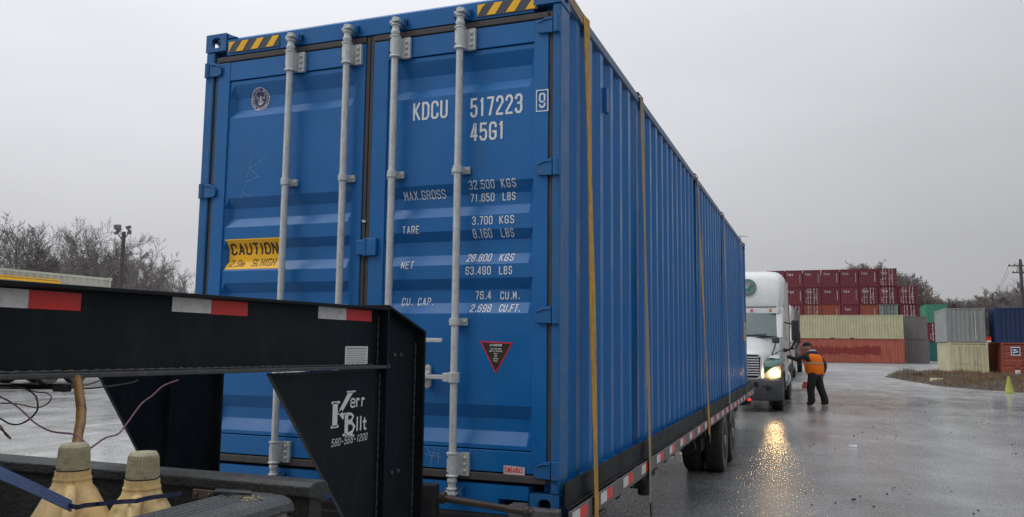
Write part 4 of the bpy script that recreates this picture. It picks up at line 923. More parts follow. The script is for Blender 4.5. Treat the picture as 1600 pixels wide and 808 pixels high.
# hose and wires
mb = MB(); mb.tube([dep(120, 590, 2.05), dep(124, 615, 2.02), dep(127, 640, 1.98), dep(126, 660, 1.94), dep(122, 680, 1.9), dep(119, 705, 1.86)], [.011, .0115, .012, .0115, .011, .012], 12)
tag(mb.build('rubber_hose', 'hose', smooth=True), 'brown stained hose hanging from the gooseneck beam behind the left jug cap', 'hose')
def wire(pts, r, m, label, nm='wire'):
    P = [dep(*p) for p in pts]; Q_ = []
    for i in range(len(P)-1):
        p0, p1, p2, p3 = P[max(i-1, 0)], P[i], P[i+1], P[min(i+2, len(P)-1)]
        for t in (0, .25, .5, .75): Q_.append(.5*((2*p1)+(p2-p0)*t+(2*p0-5*p1+4*p2-p3)*t*t+(3*p1-p0-3*p2+p3)*t**3))
    Q_.append(P[-1]); mb = MB(); mb.tube(Q_, r, 6); return tag(mb.build(nm, m, smooth=True), label, 'wire', 'loose wires under the gooseneck')
wire([(278, 594, 2.3), (255, 603, 2.25), (238, 618, 2.2), (222, 630, 2.15), (208, 648, 2.1), (198, 662, 2.05), (185, 678, 2.0), (165, 684, 1.9), (146, 697, 1.8), (140, 699, 1.78), (126, 684, 1.8), (112, 678, 1.82), (80, 674, 1.85), (55, 661, 1.88), (38, 645, 1.9), (22, 632, 1.92), (0, 620, 1.95), (-30, 612, 2)], .0022, 'wire_p', 'mauve wire sagging from the beam to the left jug cap')
wire([(-30, 640, 1.9), (0, 654, 1.9), (15, 662, 1.9), (30, 663, 1.9), (46, 655, 1.9), (57, 643, 1.9), (59, 632, 1.9), (55, 618, 1.92), (40, 608, 1.95), (22, 604, 2), (0, 603, 2)], .0021, 'wire_b', 'black wire curled in a wide loop at the left edge')
wire([(-30, 628, 1.95), (0, 630, 1.95), (25, 631, 1.95), (45, 635, 1.95), (60, 637, 1.95), (75, 630, 1.95), (80, 620, 1.95), (72, 614, 1.96), (58, 613, 1.97), (42, 608, 2)], .0016, 'wire_br', 'thin brown wire in a small loop beside the black one')
wire([(-20, 655, 1.9), (0, 665, 1.9), (8, 678, 1.9), (17, 686, 1.9), (12, 680, 1.9), (0, 670, 1.88), (-20, 662, 1.86)], .002, 'wire_br', 'short brown wire end poking in low at the left edge')
wire([(-30, 604, 2.05), (0, 605, 2.05), (40, 606, 2.05), (84, 606, 2.05)], .0045, 'wire_b', 'thick black cable running into the left of the connector block')
wire([(-30, 600, 2.05), (20, 601, 2.05), (60, 603, 2.05), (84, 602, 2.05)], .0035, 'wire_b', 'upper black cable along the beam left of the connector block')
wire([(110, 605, 2.05), (130, 607, 2.05), (150, 606, 2.1), (175, 603, 2.15), (205, 598, 2.2), (215, 594, 2.22)], .0024, 'wire_b', 'dark cable running from the connector block right along the beam')
wire([(110, 601, 2.05), (125, 603, 2.05), (140, 600, 2.1), (155, 595, 2.12)], .002, 'wire_br', 'thin cable rising from the connector block to the beam')
mb = MB(); c = dep(97, 606, 2.05); mb.box(c.x-.022, c.y-.012, c.z-.010, c.x+.022, c.y+.012, c.z+.010)
tag(mb.build('connector_block', 'blackp', bevel=.004), 'black plastic wire connector hanging under the gooseneck beam', 'connector')

# ================================================================== yard containers
_cache = {}
def wall_mesh(w, l, h, m, doors):
    key = ('w', w, l, h, m, doors)
    if key in _cache: return _cache[key]
    mb = MB()
    def side(p0, dx, L, nrm):
        pts = []; n = int((L-.2)/.28)
        off = (L-n*.28)/2
        for k in range(n):
            for a, d in ((0, 0), (.072, 0), (.14, .036), (.21, .036)): pts.append((off+k*.28+a, d))
        pts = [(0, 0)]+pts+[(L, 0)]
        vs = [(p0[0]+dx[0]*a-nrm[0]*(.012+d), p0[1]+dx[1]*a-nrm[1]*(.012+d), z) for z in (.1, h-.08) for a, d in pts]; n = len(pts)
        mb.add(vs, [(i, i+1, n+i+1, n+i) for i in range(n-1)])
    if not doors: side((0, 0), (1, 0), w, (0, -1))
    side((w, 0), (0, 1), l, (1, 0)); side((w, l), (-1, 0), w, (0, 1)); side((0, l), (0, -1), l, (-1, 0))
    mb.box(.02, .02, h-.03, w-.02, l-.02, h-.02); mb.box(.02, .02, .1, w-.02, l-.02, .12)
    me = mb.mesh('wall', m, fix=False); _cache[key] = me; return me
def frame_mesh(w, l, h, m):
    key = ('f', w, l, h, m)
    if key in _cache: return _cache[key]
    mb = MB(); t = .11
    for x in (0, w-t):
        for y in (0, l-t): mb.box(x, y, .12, x+t, y+t, h-.12); mb.box(x-.004, y-.004, 0, x+t+.03, y+t+.03, .118); mb.box(x-.004, y-.004, h-.118, x+t+.03, y+t+.03, h)
    for z in (.03, h-.10):
        for x in (.0, w-.06): mb.box(x, t, z, x+.06, l-t, z+.08)
        for y in (.0, l-.06): mb.box(t, y, z, w-t, y+.06, z+.08)
    me = mb.mesh('frame', m); _cache[key] = me; return me
def door_mesh(w, h, m, flat=False):
    key = ('d', w, h, m, flat)
    if key in _cache: return _cache[key]
    mb = MB(); x1 = w/2-.11
    zs = [0, .08, .55, .60, .68, .73, 1.05, 1.10, 1.18, 1.23, 1.55, 1.60, 1.68, 1.73, h-.3]
    ds = [0, 0, 0, .03, .03, 0, 0, .03, .03, 0, 0, .03, .03, 0, 0]
    if flat: ds = [0]*15
    mb.add([(x, d, z) for z, d in zip(zs, ds) for x in (0, x1)], [(2*i, 2*i+1, 2*i+3, 2*i+2) for i in range(len(zs)-1)])
    me = mb.mesh('door', m, fix=False); _cache[key] = me; return me
def mobj(name, me, parent, loc=(0, 0, 0)):
    o = bpy.data.objects.new(name, me); COL.objects.link(o); o.parent = parent; o.location = loc; return o
def text_mesh(s, h, w, st, m, adv=None):
    key = ('t', s, h, m)
    if key in _cache: return _cache[key]
    q, _ = text_quads(s, 0, 0, h, w, st, adv); mb = MB()
    for li, rb in q:
        for r in rb: mb.add([(p[0], -.002*li, p[1]) for p in r], [(0, 1, 2, 3)])
    me = mb.mesh('lettering', m, fix=False); _cache[key] = me; return me
def yard(x, y, z, w, l, h, m, label, doors=False, tex=None, marks=None, rz=0, group='stacked containers in the yard', rods='paint_mark', flat=False):
    t = thing('shipping_container', label, 'shipping container', (x, y, z), group, rz)
    mobj('wall', wall_mesh(w, l, h, m, doors), t); mobj('frame', frame_mesh(w, l, h, m), t)
    if doors:
        for k in (0, 1): mobj('door', door_mesh(w, h, m, flat), t, (.10 if k == 0 else w/2+.01, .03, .15))
        if rods:
            key = ('r', h, rods)
            if key not in _cache:
                mb = MB(); mb.tube([(0, 0, .12), (0, 0, h-.1)], .03, 6); mb.box(-.10, -.03, h*.40, .12, .02, h*.40+.08); mb.box(-.05, -.03, .2, .06, .03, .34); mb.box(-.05, -.03, h-.34, .06, .03, h-.2); _cache[key] = mb.mesh('lock_rod', rods)
            for f in (.26, .40, .60, .76): mobj('lock_rod', _cache[key], t, (w*f, -.03, 0))
            key = ('mk', h)
            if key not in _cache:
                rnd = random.Random(3); mb = MB()
                for k in range(7):
                    zz_ = h*.28+.17*k; a = w*.80-.3*rnd.random()*.4; mb.box(a-.25, -.004, zz_, a+.02, 0, zz_+.05)
                for k in range(4): mb.box(w*.12, -.004, .35+.2*k, w*.12+.18, 0, .40+.2*k)
                _cache[key] = mb.mesh('painted_mark', 'paint_mark')
            mobj('painted_mark', _cache[key], t, (0, .024, 0))
    if tex: mobj('lettering', text_mesh('tex', .46, .24, .06, 'paint_mark', .31), t, (tex, -.03, h-.85))
    if marks:
        key = ('vm',)
        if key not in _cache:
            mb = MB()
            for k in range(9): mb.box(0, 0, .15*k, .09, .004, .15*k+.115)
            _cache[key] = mb.mesh('painted_mark', 'paint_mark')
        mobj('painted_mark', _cache[key], t, (marks, -.02, h-1.9))
    return t
CW, CH, CL = 2.438, 2.59, 6.06
# maroon wall of boxes, five high, behind
XR, YB, PT = 14.75, 122.0, 2.53
def bx(k): return XR-PT*(k+1)
z = CH*4
names = ['right end', 'second from right', 'third from right', 'fourth from right', 'fifth from right', 'sixth from right', 'seventh from right', 'eighth from right']
yard(bx(0), YB, z, CW, 12.19, CH, 'maroon', 'maroon container with barred white-marked doors at the right end of the topmost row', True, tex=.35)
for k in range(1, 7):
    yard(bx(k), YB, z, CW, 12.19, CH, 'maroon', 'maroon container with white lettering, %s of the topmost row' % names[k], tex=.3, marks=2.05)
z = CH*3
row = {-1: 1, 0: 1, 1: 1, 2: 0, 3: 0, 4: 1, 5: 0, 6: 0}
for k, dv in row.items():
    yard(bx(k), YB, z, CW, 12.19, CH, 'maroon', 'maroon container with %s, %s of the second row down' % ('barred doors' if dv else 'plain lettered end', names[k+1]), bool(dv), tex=.35, marks=None if dv else 2.05)
z = CH*2
for k, m_, dv, lb, tx in ((-1, 'maroon', 1, 'dark red container with white-barred doors at the right end of the third row', None),
                      (0, 'greygreen', 1, 'pale grey-green container with double doors in the third row of the maroon wall', None),
                      (1, 'redbrown', 0, 'orange-red container left of the grey-green one in the third row', None),
                      (2, 'maroon', 0, 'dark maroon container with white lettering between two orange-red ones', .5),
                      (3, 'redbrown', 0, 'orange-red container right of barred doors in the third row', None),
                      (4, 'redbrown', 1, 'reddish container with white-barred doors above the left of the cream box', None),
                      (5, 'maroon', 1, 'maroon container with barred doors at the left end of the third row', None)):
    yard(bx(k)+(.1 if k == -1 else 0), YB, z, CW, 12.19, CH, m_, lb, bool(dv), tex=tx, marks=1.9 if m_ == 'redbrown' and not dv else None, rods='darkgrey' if m_ == 'greygreen' else 'paint_mark')
mb = MB()
for k in range(-1, 7):
    for j in (0, 1): mb.box(bx(k), YB, j*CH, bx(k)+CW, YB+12.19, (j+1)*CH-.01)
o = mb.build('shipping_container_tier', 'maroon'); tag(o, 'lower tiers of the maroon container wall', 'container tier', kind='stuff')
# cream over rust forty-footers, side on
XC = 12.45
yard(XC-12.19, 91, 0, 12.19, 2.438, CH, 'rust', 'long faded rust-orange container with a dark red patch, lying under the cream one')
rc = COL.objects[-1] if False else None
t = yard(XC-12.19-.05, 91.05, CH, 12.19, 2.438, CH, 'cream', 'long cream container side-on, lying on the rust-orange one')
mb = MB((XC-12.24, 91.05, CH)); 
for x in (XC-7.3, XC-5.3): mb.box(x, 91.04, CH+.02, x+.38, 91.06, CH+.11)
mb.build('fork_pocket', 'hole', t)
ro = [o for o in COL.objects if o.get('label', '').startswith('long faded rust')][0]
mb = MB((XC-12.19, 91, 0)); rp = random.Random(8); xx_ = XC-10.8
while xx_ < XC-2.4: w_ = rp.uniform(.10, .28); mb.box(xx_, 90.996+rp.uniform(-.002, .002), .95+rp.uniform(-.12, .12), xx_+w_-.002, 91.008, 1.72+rp.uniform(-.16, .16)); xx_ += w_
o_rp = mb.build('repaint_patch', 'rustpatch', ro); o_rp.location = (10.0-XC+XC-10.0, 0, 0)
yard(12.62, 93.5, 0, 2.438, CL, CH, 'cgrey', 'grey container end beside the rust-orange one, at the bottom')
yard(12.58, 93.9, CH, 2.438, CL, CH-.06, 'cgrey', 'grey container end beside the cream one, on top of the other grey')
for x in ():
    pass
yard(17.2, 112, 0, CW, CL, 2.45, 'teal', 'dark teal container at the bottom behind the grey pair')
yard(17.1, 112, 2.45, CW, CL, 2.45, 'maroon', 'dark red container with barred doors between teal and green boxes', True)
yard(17.0, 112, 4.9, CW, CL, 2.4, 'green', 'bright green container on top behind the grey pair')
# nearer pair at the right
GZ = -.33
yard(12.55, 61, GZ, 2.44, CL, 2.44, 'cream', 'small cream container with ribbed double doors behind the dirt berm', True, rods='cream', flat=True)
cr1 = [o for o in COL.objects if o.get('label', '').startswith('small cream')][0]
mb = MB()
for f in (.12, .30, .70, .88): mb.box(2.44*f-.025, -.02, .12, 2.44*f+.025, .02, 2.32)
mb.box(1.21, -.01, .1, 1.23, .02, 2.34); mb.build('door_rib', 'cream', cr1)
mb = MB(); mb.box(1.52, -.03, 1.0, 1.62, .0, 1.08); mb.build('padlock_box', 'hole', cr1)
yard(12.45, 61, GZ+2.44, 2.44, CL, 2.44, 'wgrey', 'weathered grey container standing on the small cream one')
cr2 = [o for o in COL.objects if o.get('label', '').startswith('weathered grey')][0]
mb = MB()
for f in (.74,): mb.box(2.44*f, -.03, .15, 2.44*f+.05, .02, 2.3)
mb.build('pale_post', 'palecream', cr2)
yard(15.72, 60.5, GZ, 2.44, CL, 2.44, 'redbrown', 'rust-red container with a sticker on its door at the right edge', True, rods=None)
cr3 = [o for o in COL.objects if o.get('label', '').startswith('rust-red container with')][0]
mb = MB(); mb.box(.55, -.012, 1.55, 1.12, .0, 2.15); st_ = mb.build('door_sticker', 'white_lab', cr3)
mb = MB(); mb.box(.60, -.018, 1.62, 1.07, -.010, 2.08); mb.build('sticker_panel', 'navyc', st_)
mb = MB(); mb.add([(.66, -.022, 1.70), (1.0, -.022, 1.78), (.98, -.022, 1.86), (.66, -.022, 1.80)], [(0,1,2,3)]); mb.add([(.66, -.022, 1.86), (.98, -.022, 1.92), (.80, -.022, 2.0), (.66, -.022, 1.94)], [(0,1,2,3)]); mb.build('sticker_mark', 'white_lab', st_)
mb = MB(); mb.box(.75, -.012, .28, 1.05, 0, .55); mb.build('door_label', 'white_lab', cr3)
mb = MB(); mb.box(.72, -.012, .72, 1.06, 0, .98); mb.build('patch_plate', 'redbrown', cr3)
yard(15.45, 60.5, GZ+2.44, 6.06, 2.44, 2.44, 'navyc', 'navy blue container on top at the right edge')
yard(15.85, 67.3, GZ, 2.44, CL, 2.44, 'navyc', 'dark navy container seen in the gap between cream and rust-red boxes')
yard(20.5, 64, GZ, 6.06, 2.44, 2.44, 'maroon', 'maroon container beyond the right edge') if False else None
mb = MB(); mb.box(14.90, 60.98, GZ+2.445, 15.22, 61.12, GZ+2.84); o = mb.build('warning_board', 'redlab', bevel=.01)
o2 = MB(); o2.box(14.92, 60.965, GZ+2.46, 15.20, 60.98, GZ+2.58); k_ = o2.build('board_stripe', 'white_lab', o)
tag(o, 'small red and white board on the corner of the small cream container', 'sign')

# ================================================================== white trailers on the left
def lorry_trailer(x, y, L, label, yel):
    t = thing('box_trailer', label, 'trailer', (x, y, 0), 'box trailers parked on the left', 0)
    me = wall_mesh(2.5, L, 2.85, 'palecream', False); mobj('wall', me, t, (0, 0, 1.25)); mobj('frame', frame_mesh(2.5, L, 2.85, 'palecream'), t, (0, 0, 1.25))
    if yel:
        mb = MB(); mb.box(2.5, .2, 3.70, 2.514, L-2.3, 3.78); mb.box(2.5, .2, 3.81, 2.514, L-2.3, 3.85); mb.build('yellow_stripe', 'yellow', t)
    mb = MB(); mb.box(.2, .2, 1.0, 2.3, L-.2, 1.24); mb.box(.5, 2, 0.1, .6, 2.1, 1.0); mb.box(1.9, 2, .1, 2.0, 2.1, 1.0); mb.build('chassis', 'under', t)
    for yy in (L-1.2, L-2.4):
        for xx in (.2, 2.3): put_wheel(t, xx, yy, .5, 1 if xx > 1 else -1, sc=1.25)
    return t
lorry_trailer(-24.95, 8.0, 12.1, 'long cream box trailer with yellow stripes below its roof, behind the gooseneck beam', True)

# ================================================================== semi truck
def arch(hw, zb, zt, y, n=15, p=.62, cx=0):
    pts = []
    for i in range(n):
        a = PI*i/(n-1); c, s = math.cos(a), math.sin(a)
        pts.append((cx+hw*math.copysign(abs(c)**p, c), y, zb+(zt-zb)*abs(s)**p))
    return pts
def semi(loc, label, lit=True):
    t = thing('semi_truck', label, 'truck', loc, 'semi trucks queuing behind the flatbed trailer')
    mb = MB(); mb.loft([arch(hw, zb, zt, y) for y, hw, zb, zt in ((.16, .70, .80, 1.44), (.24, .76, .80, 1.50), (.6, .84, .82, 1.60), (1.1, .93, .85, 1.75), (1.6, 1.0, .9, 1.87), (2.05, 1.06, .95, 1.96))]); mb.build('hood', 'truck_white', t, smooth=True)
    for s in (1, -1):
        mb = MB()
        rings = []
        for y, x0, x1, zb, zt in ((.32, .70, 1.10, .84, 1.16), (.42, .68, 1.16, .84, 1.27), (.70, .70, 1.2, .95, 1.36), (1.15, .72, 1.22, 1.06, 1.42), (1.65, .74, 1.22, 1.0, 1.44), (2.1, .76, 1.22, .55, 1.46)):
            c = (x0+x1)/2; hw = (x1-x0)/2; rings.append([(s*q[0], q[1], q[2]) for q in arch(hw, zb, zt, y, 13, .5, c)])
        mb.loft(rings); mb.build('fender', 'truck_green', t, smooth=True)
        mb = MB(); mb.add([(s*(.86), .60, 1.385), (s*1.12, .72, 1.36), (s*1.225, 1.3, 1.30), (s*1.10, 1.5, 1.452), (s*.9, 1.2, 1.452)], [(0, 1, 2, 3, 4)])
        mb.add([(s*1.2, .66, 1.28), (s*1.212, .9, 1.28), (s*1.228, 1.9, 1.36), (s*1.228, 1.95, 1.22), (s*1.226, 1.5, 1.18)], [(0, 1, 2, 3, 4)]); mb.build('fender_graphic', 'truck_white', t)
        # headlamp
        hp = [(.735, .875), (.95, .86), (1.165, .885), (1.175, 1.06), (1.14, 1.175), (1.05, 1.165), (.90, 1.09), (.78, .98)]
        mb = MB(); yy = lambda u: .27+.55*max(0, u-.85)**2+.02
        mb.add([(s*u, yy(u)-.03, v) for u, v in hp]+[(s*u, yy(u)+.2, v) for u, v in hp]+[(s*1.0, yy(1.0)-.055, 1.0)], [(i, (i+1) % 8, 16) for i in range(8)]+[(i, i+8, (i+1) % 8+8, (i+1) % 8) for i in range(8)])
        hl = mb.build('headlight', 'lens', t, smooth=True)
        mb = MB(); mb.ell((s*1.0, .255, .995), (.095, .035, .082), 16, 8); mb.build('lamp_bulb', 'lamp' if lit else 'lens', hl, smooth=True)
        mb = MB(); mb.add([(s*1.12, .30, 1.17), (s*1.165, .33, 1.10), (s*1.182, .42, 1.16), (s*1.15, .40, 1.22)], [(0, 1, 2, 3)]); mb.build('turn_signal', 'amber', t)
        # windscreen pillars, doors, windows
        mb = MB(); mb.box(s*1.235, 2.55, .70, s*1.18, 3.45, 2.62); mb.build('cab_door', 'truck_white', t, bevel=.03)
        mb = MB(); mb.prism([(2.62, 1.92), (3.38, 1.85), (3.38, 2.5), (2.74, 2.5)], 0, min(s*1.236, s*1.245), max(s*1.236, s*1.245)); mb.build('side_window', 'glass', t)
        # mirrors
        mb = MB(); mb.box(s*1.40, 2.10, 1.85, s*1.60, 2.22, 2.42); mi = mb.build('side_mirror', 'blackp', t, bevel=.04)
        mb = MB(); mb.tube([(s*1.22, 2.5, 1.55), (s*1.38, 2.3, 1.62), (s*1.50, 2.17, 1.85)], .03, 8); mb.tube([(s*1.22, 2.5, 2.35), (s*1.5, 2.17, 2.3)], .022, 8); mb.ell((s*1.20, 2.4, 1.58), (.07, .06, .06), 10, 6); mb.build('mirror_arm', 'blackp', mi)
        mb = MB(); mb.box(s*.93, .98, 1.76, s*1.13, 1.06, 1.93); hm = mb.build('hood_mirror', 'darkgrey', t, bevel=.04)
        mb = MB(); mb.tube([(s*1.03, 1.02, 1.76), (s*.98, 1.0, 1.60), (s*.92, .95, 1.45)], .017, 8); mb.tube([(s*.94, .92, 1.44), (s*1.1, 1.3, 1.55), (s*1.2, 2.3, 1.58)], .013, 6); mb.build('mirror_stalk', 'blackp', hm)
        put_wheel(t, s*1.04, 1.22, .5, s, sc=1.25)
        for yy_ in (5.9, 7.2): put_wheel(t, s*1.06, yy_, .5, s, sc=1.25); put_wheel(t, s*.72, yy_, .5, s, sc=1.25)
        mb = MB(); mb.tube([(s*.98, 3.7, .72), (s*.98, 5.1, .72)], .30, 18); mb.build('fuel_tank', 'chrome', t, smooth=True)
        mb = MB(); mb.box(s*1.2, 2.5, .45, s*.95, 3.5, .66); mb.box(s*1.235, 3.5, 1.0, s*.95, 5.2, 1.08); mb.build('cab_step', 'bumper', t, bevel=.02)
        mb = MB(); mb.box(s*1.226, 5.22, 1.1, s*1.20, 5.75, 3.7); mb.build('side_extender', 'truck_white', t)
    # cab and sleeper
    mb = MB(); mb.loft([[(-1.10, 2.04, 1.0), (1.10, 2.04, 1.0), (1.10, 2.04, 1.93), (-1.10, 2.04, 1.93)], [(-1.2, 2.5, .9), (1.2, 2.5, .9), (1.2, 2.5, 1.95), (-1.2, 2.5, 1.95)]]); mb.box(-1.2, 2.5, .7, 1.2, 3.55, 2.78)
    mb.box(-1.21, 3.55, .95, 1.21, 5.2, 2.80)
    # pillars and header round the windscreen
    for s in (1, -1):
        mb.hexa([(s*1.02, 2.03, 1.92), (s*1.17, 2.08, 1.92), (s*1.2, 2.5, 1.92), (s*1.05, 2.5, 1.92), (s*.99, 2.46, 2.64), (s*1.15, 2.52, 2.64), (s*1.2, 2.6, 2.64), (s*1.0, 2.6, 2.64)])
    mb.hexa([(-1.06, 2.42, 2.60), (1.06, 2.42, 2.60), (1.18, 2.6, 2.60), (-1.18, 2.6, 2.60), (-1.06, 2.44, 2.79), (1.06, 2.44, 2.79), (1.18, 2.6, 2.79), (-1.18, 2.6, 2.79)])
    mb.build('cab', 'truck_white', t, bevel=.025)
    mb = MB(); n = 9
    ring = lambda z, y, hw: [(hw*(2*i/(n-1)-1), y+.10*abs(2*i/(n-1)-1)**2.5, z) for i in range(n)]
    r0, r1 = ring(1.93, 1.96, 1.06), ring(2.62, 2.40, 1.0); mb.add(r0+r1, [(i, i+1, n+i+1, n+i) for i in range(n-1)]); mb.build('windshield', 'glass', t, smooth=True, fix=False)
    mb = MB(); mb.box(-1.02, 1.99, 1.92, 1.02, 2.03, 1.96); mb.tube([(-.2, 1.94, 1.95), (.75, 2.02, 2.02)], .012, 6); mb.tube([(.95, 1.98, 1.95), (.1, 1.98, 2.0)], .012, 6); mb.build('wiper', 'blackp', t)
    mb = MB(); mb.ell((.45, 3.0, 2.05), (.26, .2, .38), 10, 8); mb.ell((.45, 2.95, 2.42), (.1, .1, .13), 10, 8); mb.box(-.2, 2.8, 1.6, .1, 3.2, 2.4); mb.build('seat', 'darkgrey', t)
    # roof fairing
    def fr(y, hw, zt, zb=2.80):
        pts = []
        for i in range(17):
            a = PI*i/16; c, s_ = math.cos(a), math.sin(a); pts.append((hw*math.copysign(abs(c)**.28, c), y, zb+(zt-zb)*abs(s_)**.28))
        return pts
    mb = MB(); mb.loft([fr(2.50, 1.06, 2.95), fr(2.56, 1.12, 3.25), fr(2.70, 1.15, 3.62), fr(2.85, 1.17, 3.74), fr(3.2, 1.19, 3.86), fr(4.0, 1.2, 3.95), fr(5.2, 1.2, 4.0)]); mb.build('roof_fairing', 'truck_white', t, smooth=True)
    mb = MB(); mb.box(-1.0, 2.43, 2.785, 1.0, 2.6, 2.805); mb.build('visor_seam', 'darkgrey', t)
    for x in (-.84, -.33, .33, .84):
        mb = MB(); mb.ell((x, 2.42, 2.70), (.035, .03, .05), 8, 6); mb.build('marker_lamp', 'amber', t, smooth=True)
    # emblem on the fairing
    def disc(c, r, y, m, nm, par, r2=None):
        mb = MB(); n = 28
        P = lambda k, rr: (c[0]+rr*math.cos(2*PI*k/n), y, c[1]+rr*math.sin(2*PI*k/n))
        if r2: mb.add([P(k, r) for k in range(n)]+[P(k, r2) for k in range(n)], [(k, (k+1) % n, n+(k+1) % n, n+k) for k in range(n)])
        else: mb.add([P(k, r) for k in range(n)], [tuple(range(n))])
        # lean with the fairing
        mb.v = [(v[0], v[1]+(v[2]-3.35)*.42, v[2]) for v in mb.v]
        return mb.build(nm, m, par, fix=False)
    em = disc((.22, 3.38), .240, 2.552, 'darkgrey', 'emblem', t); disc((.22, 3.38), .225, 2.548, 'emblem_dark', 'emblem_ring', em, .14); disc((.22, 3.38), .14, 2.547, 'cgrey', 'emblem_disc', em)
    disc((.20, 3.38), .06, 2.543, 'greygreen', 'emblem_centre', em)
    mb = MB(); mb.add([(.12, 2.54, 3.29), (.28, 2.54, 3.26), (.38, 2.54, 3.42), (.31, 2.54, 3.47), (.23, 2.54, 3.35)], [(0, 1, 2, 3, 4)]); mb.v = [(v[0], v[1]+(v[2]-3.35)*.42, v[2]) for v in mb.v]; mb.build('emblem_swoosh', 'teal', em, fix=False)
    # grille
    gp = [(-.60, .87), (.60, .87), (.665, .93), (.69, 1.38), (.62, 1.455), (-.62, 1.455), (-.69, 1.38), (-.665, .93)]
    mb = MB(); mb.prism([(u, v) for u, v in gp], 1, .10, .2); gr = mb.build('grille', 'hole', t)
    outer = [(u*1.06, 1.16+(v-1.16)*1.09) for u, v in gp]
    mb = MB(); mb.add([(u, .06, v) for u, v in outer]+[(u, .055, v) for u, v in gp]+[(u, .2, v) for u, v in outer]+[(u, .13, v) for u, v in gp], [(k, (k+1) % 8, 8+(k+1) % 8, 8+k) for k in range(8)]+[(k, 16+k, 16+(k+1) % 8, (k+1) % 8) for k in range(8)]+[(8+k, 8+(k+1) % 8, 24+(k+1) % 8, 24+k) for k in range(8)]); mb.build('grille_frame', 'chrome', gr)
    for k in range(8):
        z_ = .93+k*.064; mb = MB(); mb.hexa([(-.655, .062, z_), (.655, .062, z_), (.655, .10, z_+.012), (-.655, .10, z_+.012), (-.655, .062, z_+.030), (.655, .062, z_+.030), (.655, .10, z_+.036), (-.655, .10, z_+.036)]); mb.build('grille_slat', 'chrome', gr)
    # bumper with air intake
    def plan(z, k=1, yo=0):
        return [(u*k, v+yo, z) for u, v in ((-1.22, .62), (-1.20, .36), (-1.05, .16), (-.7, .04), (0, .0), (.7, .04), (1.05, .16), (1.20, .36), (1.22, .62), (1.0, .66), (0, .5), (-1.0, .66))]
    mb = MB(); mb.loft([plan(.30, .96, .06), plan(.36, .99, .02), plan(.62), plan(.80, 1, .0), plan(.855, .98, .04)]); bp_ = mb.build('bumper', 'bumper', t, smooth=True)
    mb = MB(); mb.box(-.62, -.012, .60, .62, .08, .78); mb.build('air_intake', 'hole', bp_, bevel=.03)
    for s in (1, -1):
        mb = MB(); mb.prism([(s*.80+.16*math.cos(a), .62+.05*math.sin(a)) for a in [2*PI*i/14 for i in range(14)]], 1, .045, .12); mb.build('fog_lamp', 'hole', bp_)
    mb = MB(); mb.box(-.20, -.014, .42, .20, -.004, .56); mb.build('number_plate', 'white_lab', bp_)
    mb = MB(); mb.box(-.45, .7, .55, .45, 8.1, .85); mb.box(-.9, .8, .25, .9, 1.0, .34); mb.box(-.95, 1.15, .42, .95, 1.3, .55); mb.build('chassis', 'under', t)
    mb = MB(); mb.lathe([(.5, 0), (.5, .12)], (0, 6.5, .95), 20); mb.build('fifth_wheel', 'under', t)
    return t
TX = 1.66
tk = semi((TX, 17.5, 0), 'white and green semi truck with its headlamp lit, directly behind the blue container')
tk2 = semi((1.36, 37.0, 0), 'white semi truck farther back, mostly hidden behind the first truck', lit=False)
yard(1.50-1.22, 24.0, 1.25, 2.44, 6.06, 2.59, 'redbrown', 'rusty brown container carried behind the white and green truck', group='containers on truck chassis')
mb = MB(); mb.box(.6, 23.9, .9, 2.4, 30.1, 1.24); ch = mb.build('container_chassis', 'under'); tag(ch, 'dark chassis trailer carrying the rusty brown container', 'trailer')
for s in (.45, 2.5): put_wheel(ch, s, 28.6, .5, 1 if s > 1 else -1, sc=1.25); put_wheel(ch, s, 29.8, .5, 1 if s > 1 else -1, sc=1.25)
yard(1.45-1.22, 43.2, 1.25, 2.44, 12.19, 2.59, 'cgrey', 'grey container carried behind the second white truck', group='containers on truck chassis')
mb = MB(); mb.box(.7, 43.3, .9, 2.5, 55.2, 1.24); ch = mb.build('container_chassis', 'under'); tag(ch, 'dark chassis trailer carrying the grey container', 'trailer')
for s in (.55, 2.6): put_wheel(ch, s, 53.2, .5, 1 if s > 1 else -1, sc=1.25); put_wheel(ch, s, 54.4, .5, 1 if s > 1 else -1, sc=1.25)
mb = MB(); mb.box(3.10, 31.0, 0, 3.55, 31.35, .16); mb.box(3.14, 31.03, .16, 3.51, 31.32, .26); tag(mb.build('step_stool', 'paleredblock', bevel=.02), 'faded red plastic step on the ground beside the queuing trucks', 'step')

# ================================================================== person in the orange vest
pr_ = thing('person', 'person in an orange safety vest and black beanie reaching towards the truck', 'person', (3.62, 20.95, -.012))
pr_.scale = (1.12, 1.12, 1)
def skin(name, verts, edges, radii, m, parent, mats=None, sub=2, seg=None):
    me = bpy.data.meshes.new(name); me.from_pydata(verts, edges, []); o = bpy.data.objects.new(name, me); COL.objects.link(o)
    o.modifiers.new('skin', 'SKIN').use_smooth_shade = True
    for v, r in zip(me.skin_vertices[0].data, radii): v.radius = r if isinstance(r, tuple) else (r, r)
    me.skin_vertices[0].data[0].use_root = True
    s = o.modifiers.new('sub', 'SUBSURF'); s.levels = sub; s.render_levels = sub
    bpy.context.view_layer.update()
    dg = bpy.context.evaluated_depsgraph_get(); ev = o.evaluated_get(dg); nm = bpy.data.meshes.new_from_object(ev)
    o.modifiers.clear(); o.data = nm; nm.name = name; nm.materials.clear()
    for mm in ([m] if mats is None else mats[0]): nm.materials.append(M[mm])
    if mats:
        for p in nm.polygons: p.material_index = mats[1](p.center)
    nm.shade_smooth() if hasattr(nm, 'shade_smooth') else None
    o.parent = parent; return o
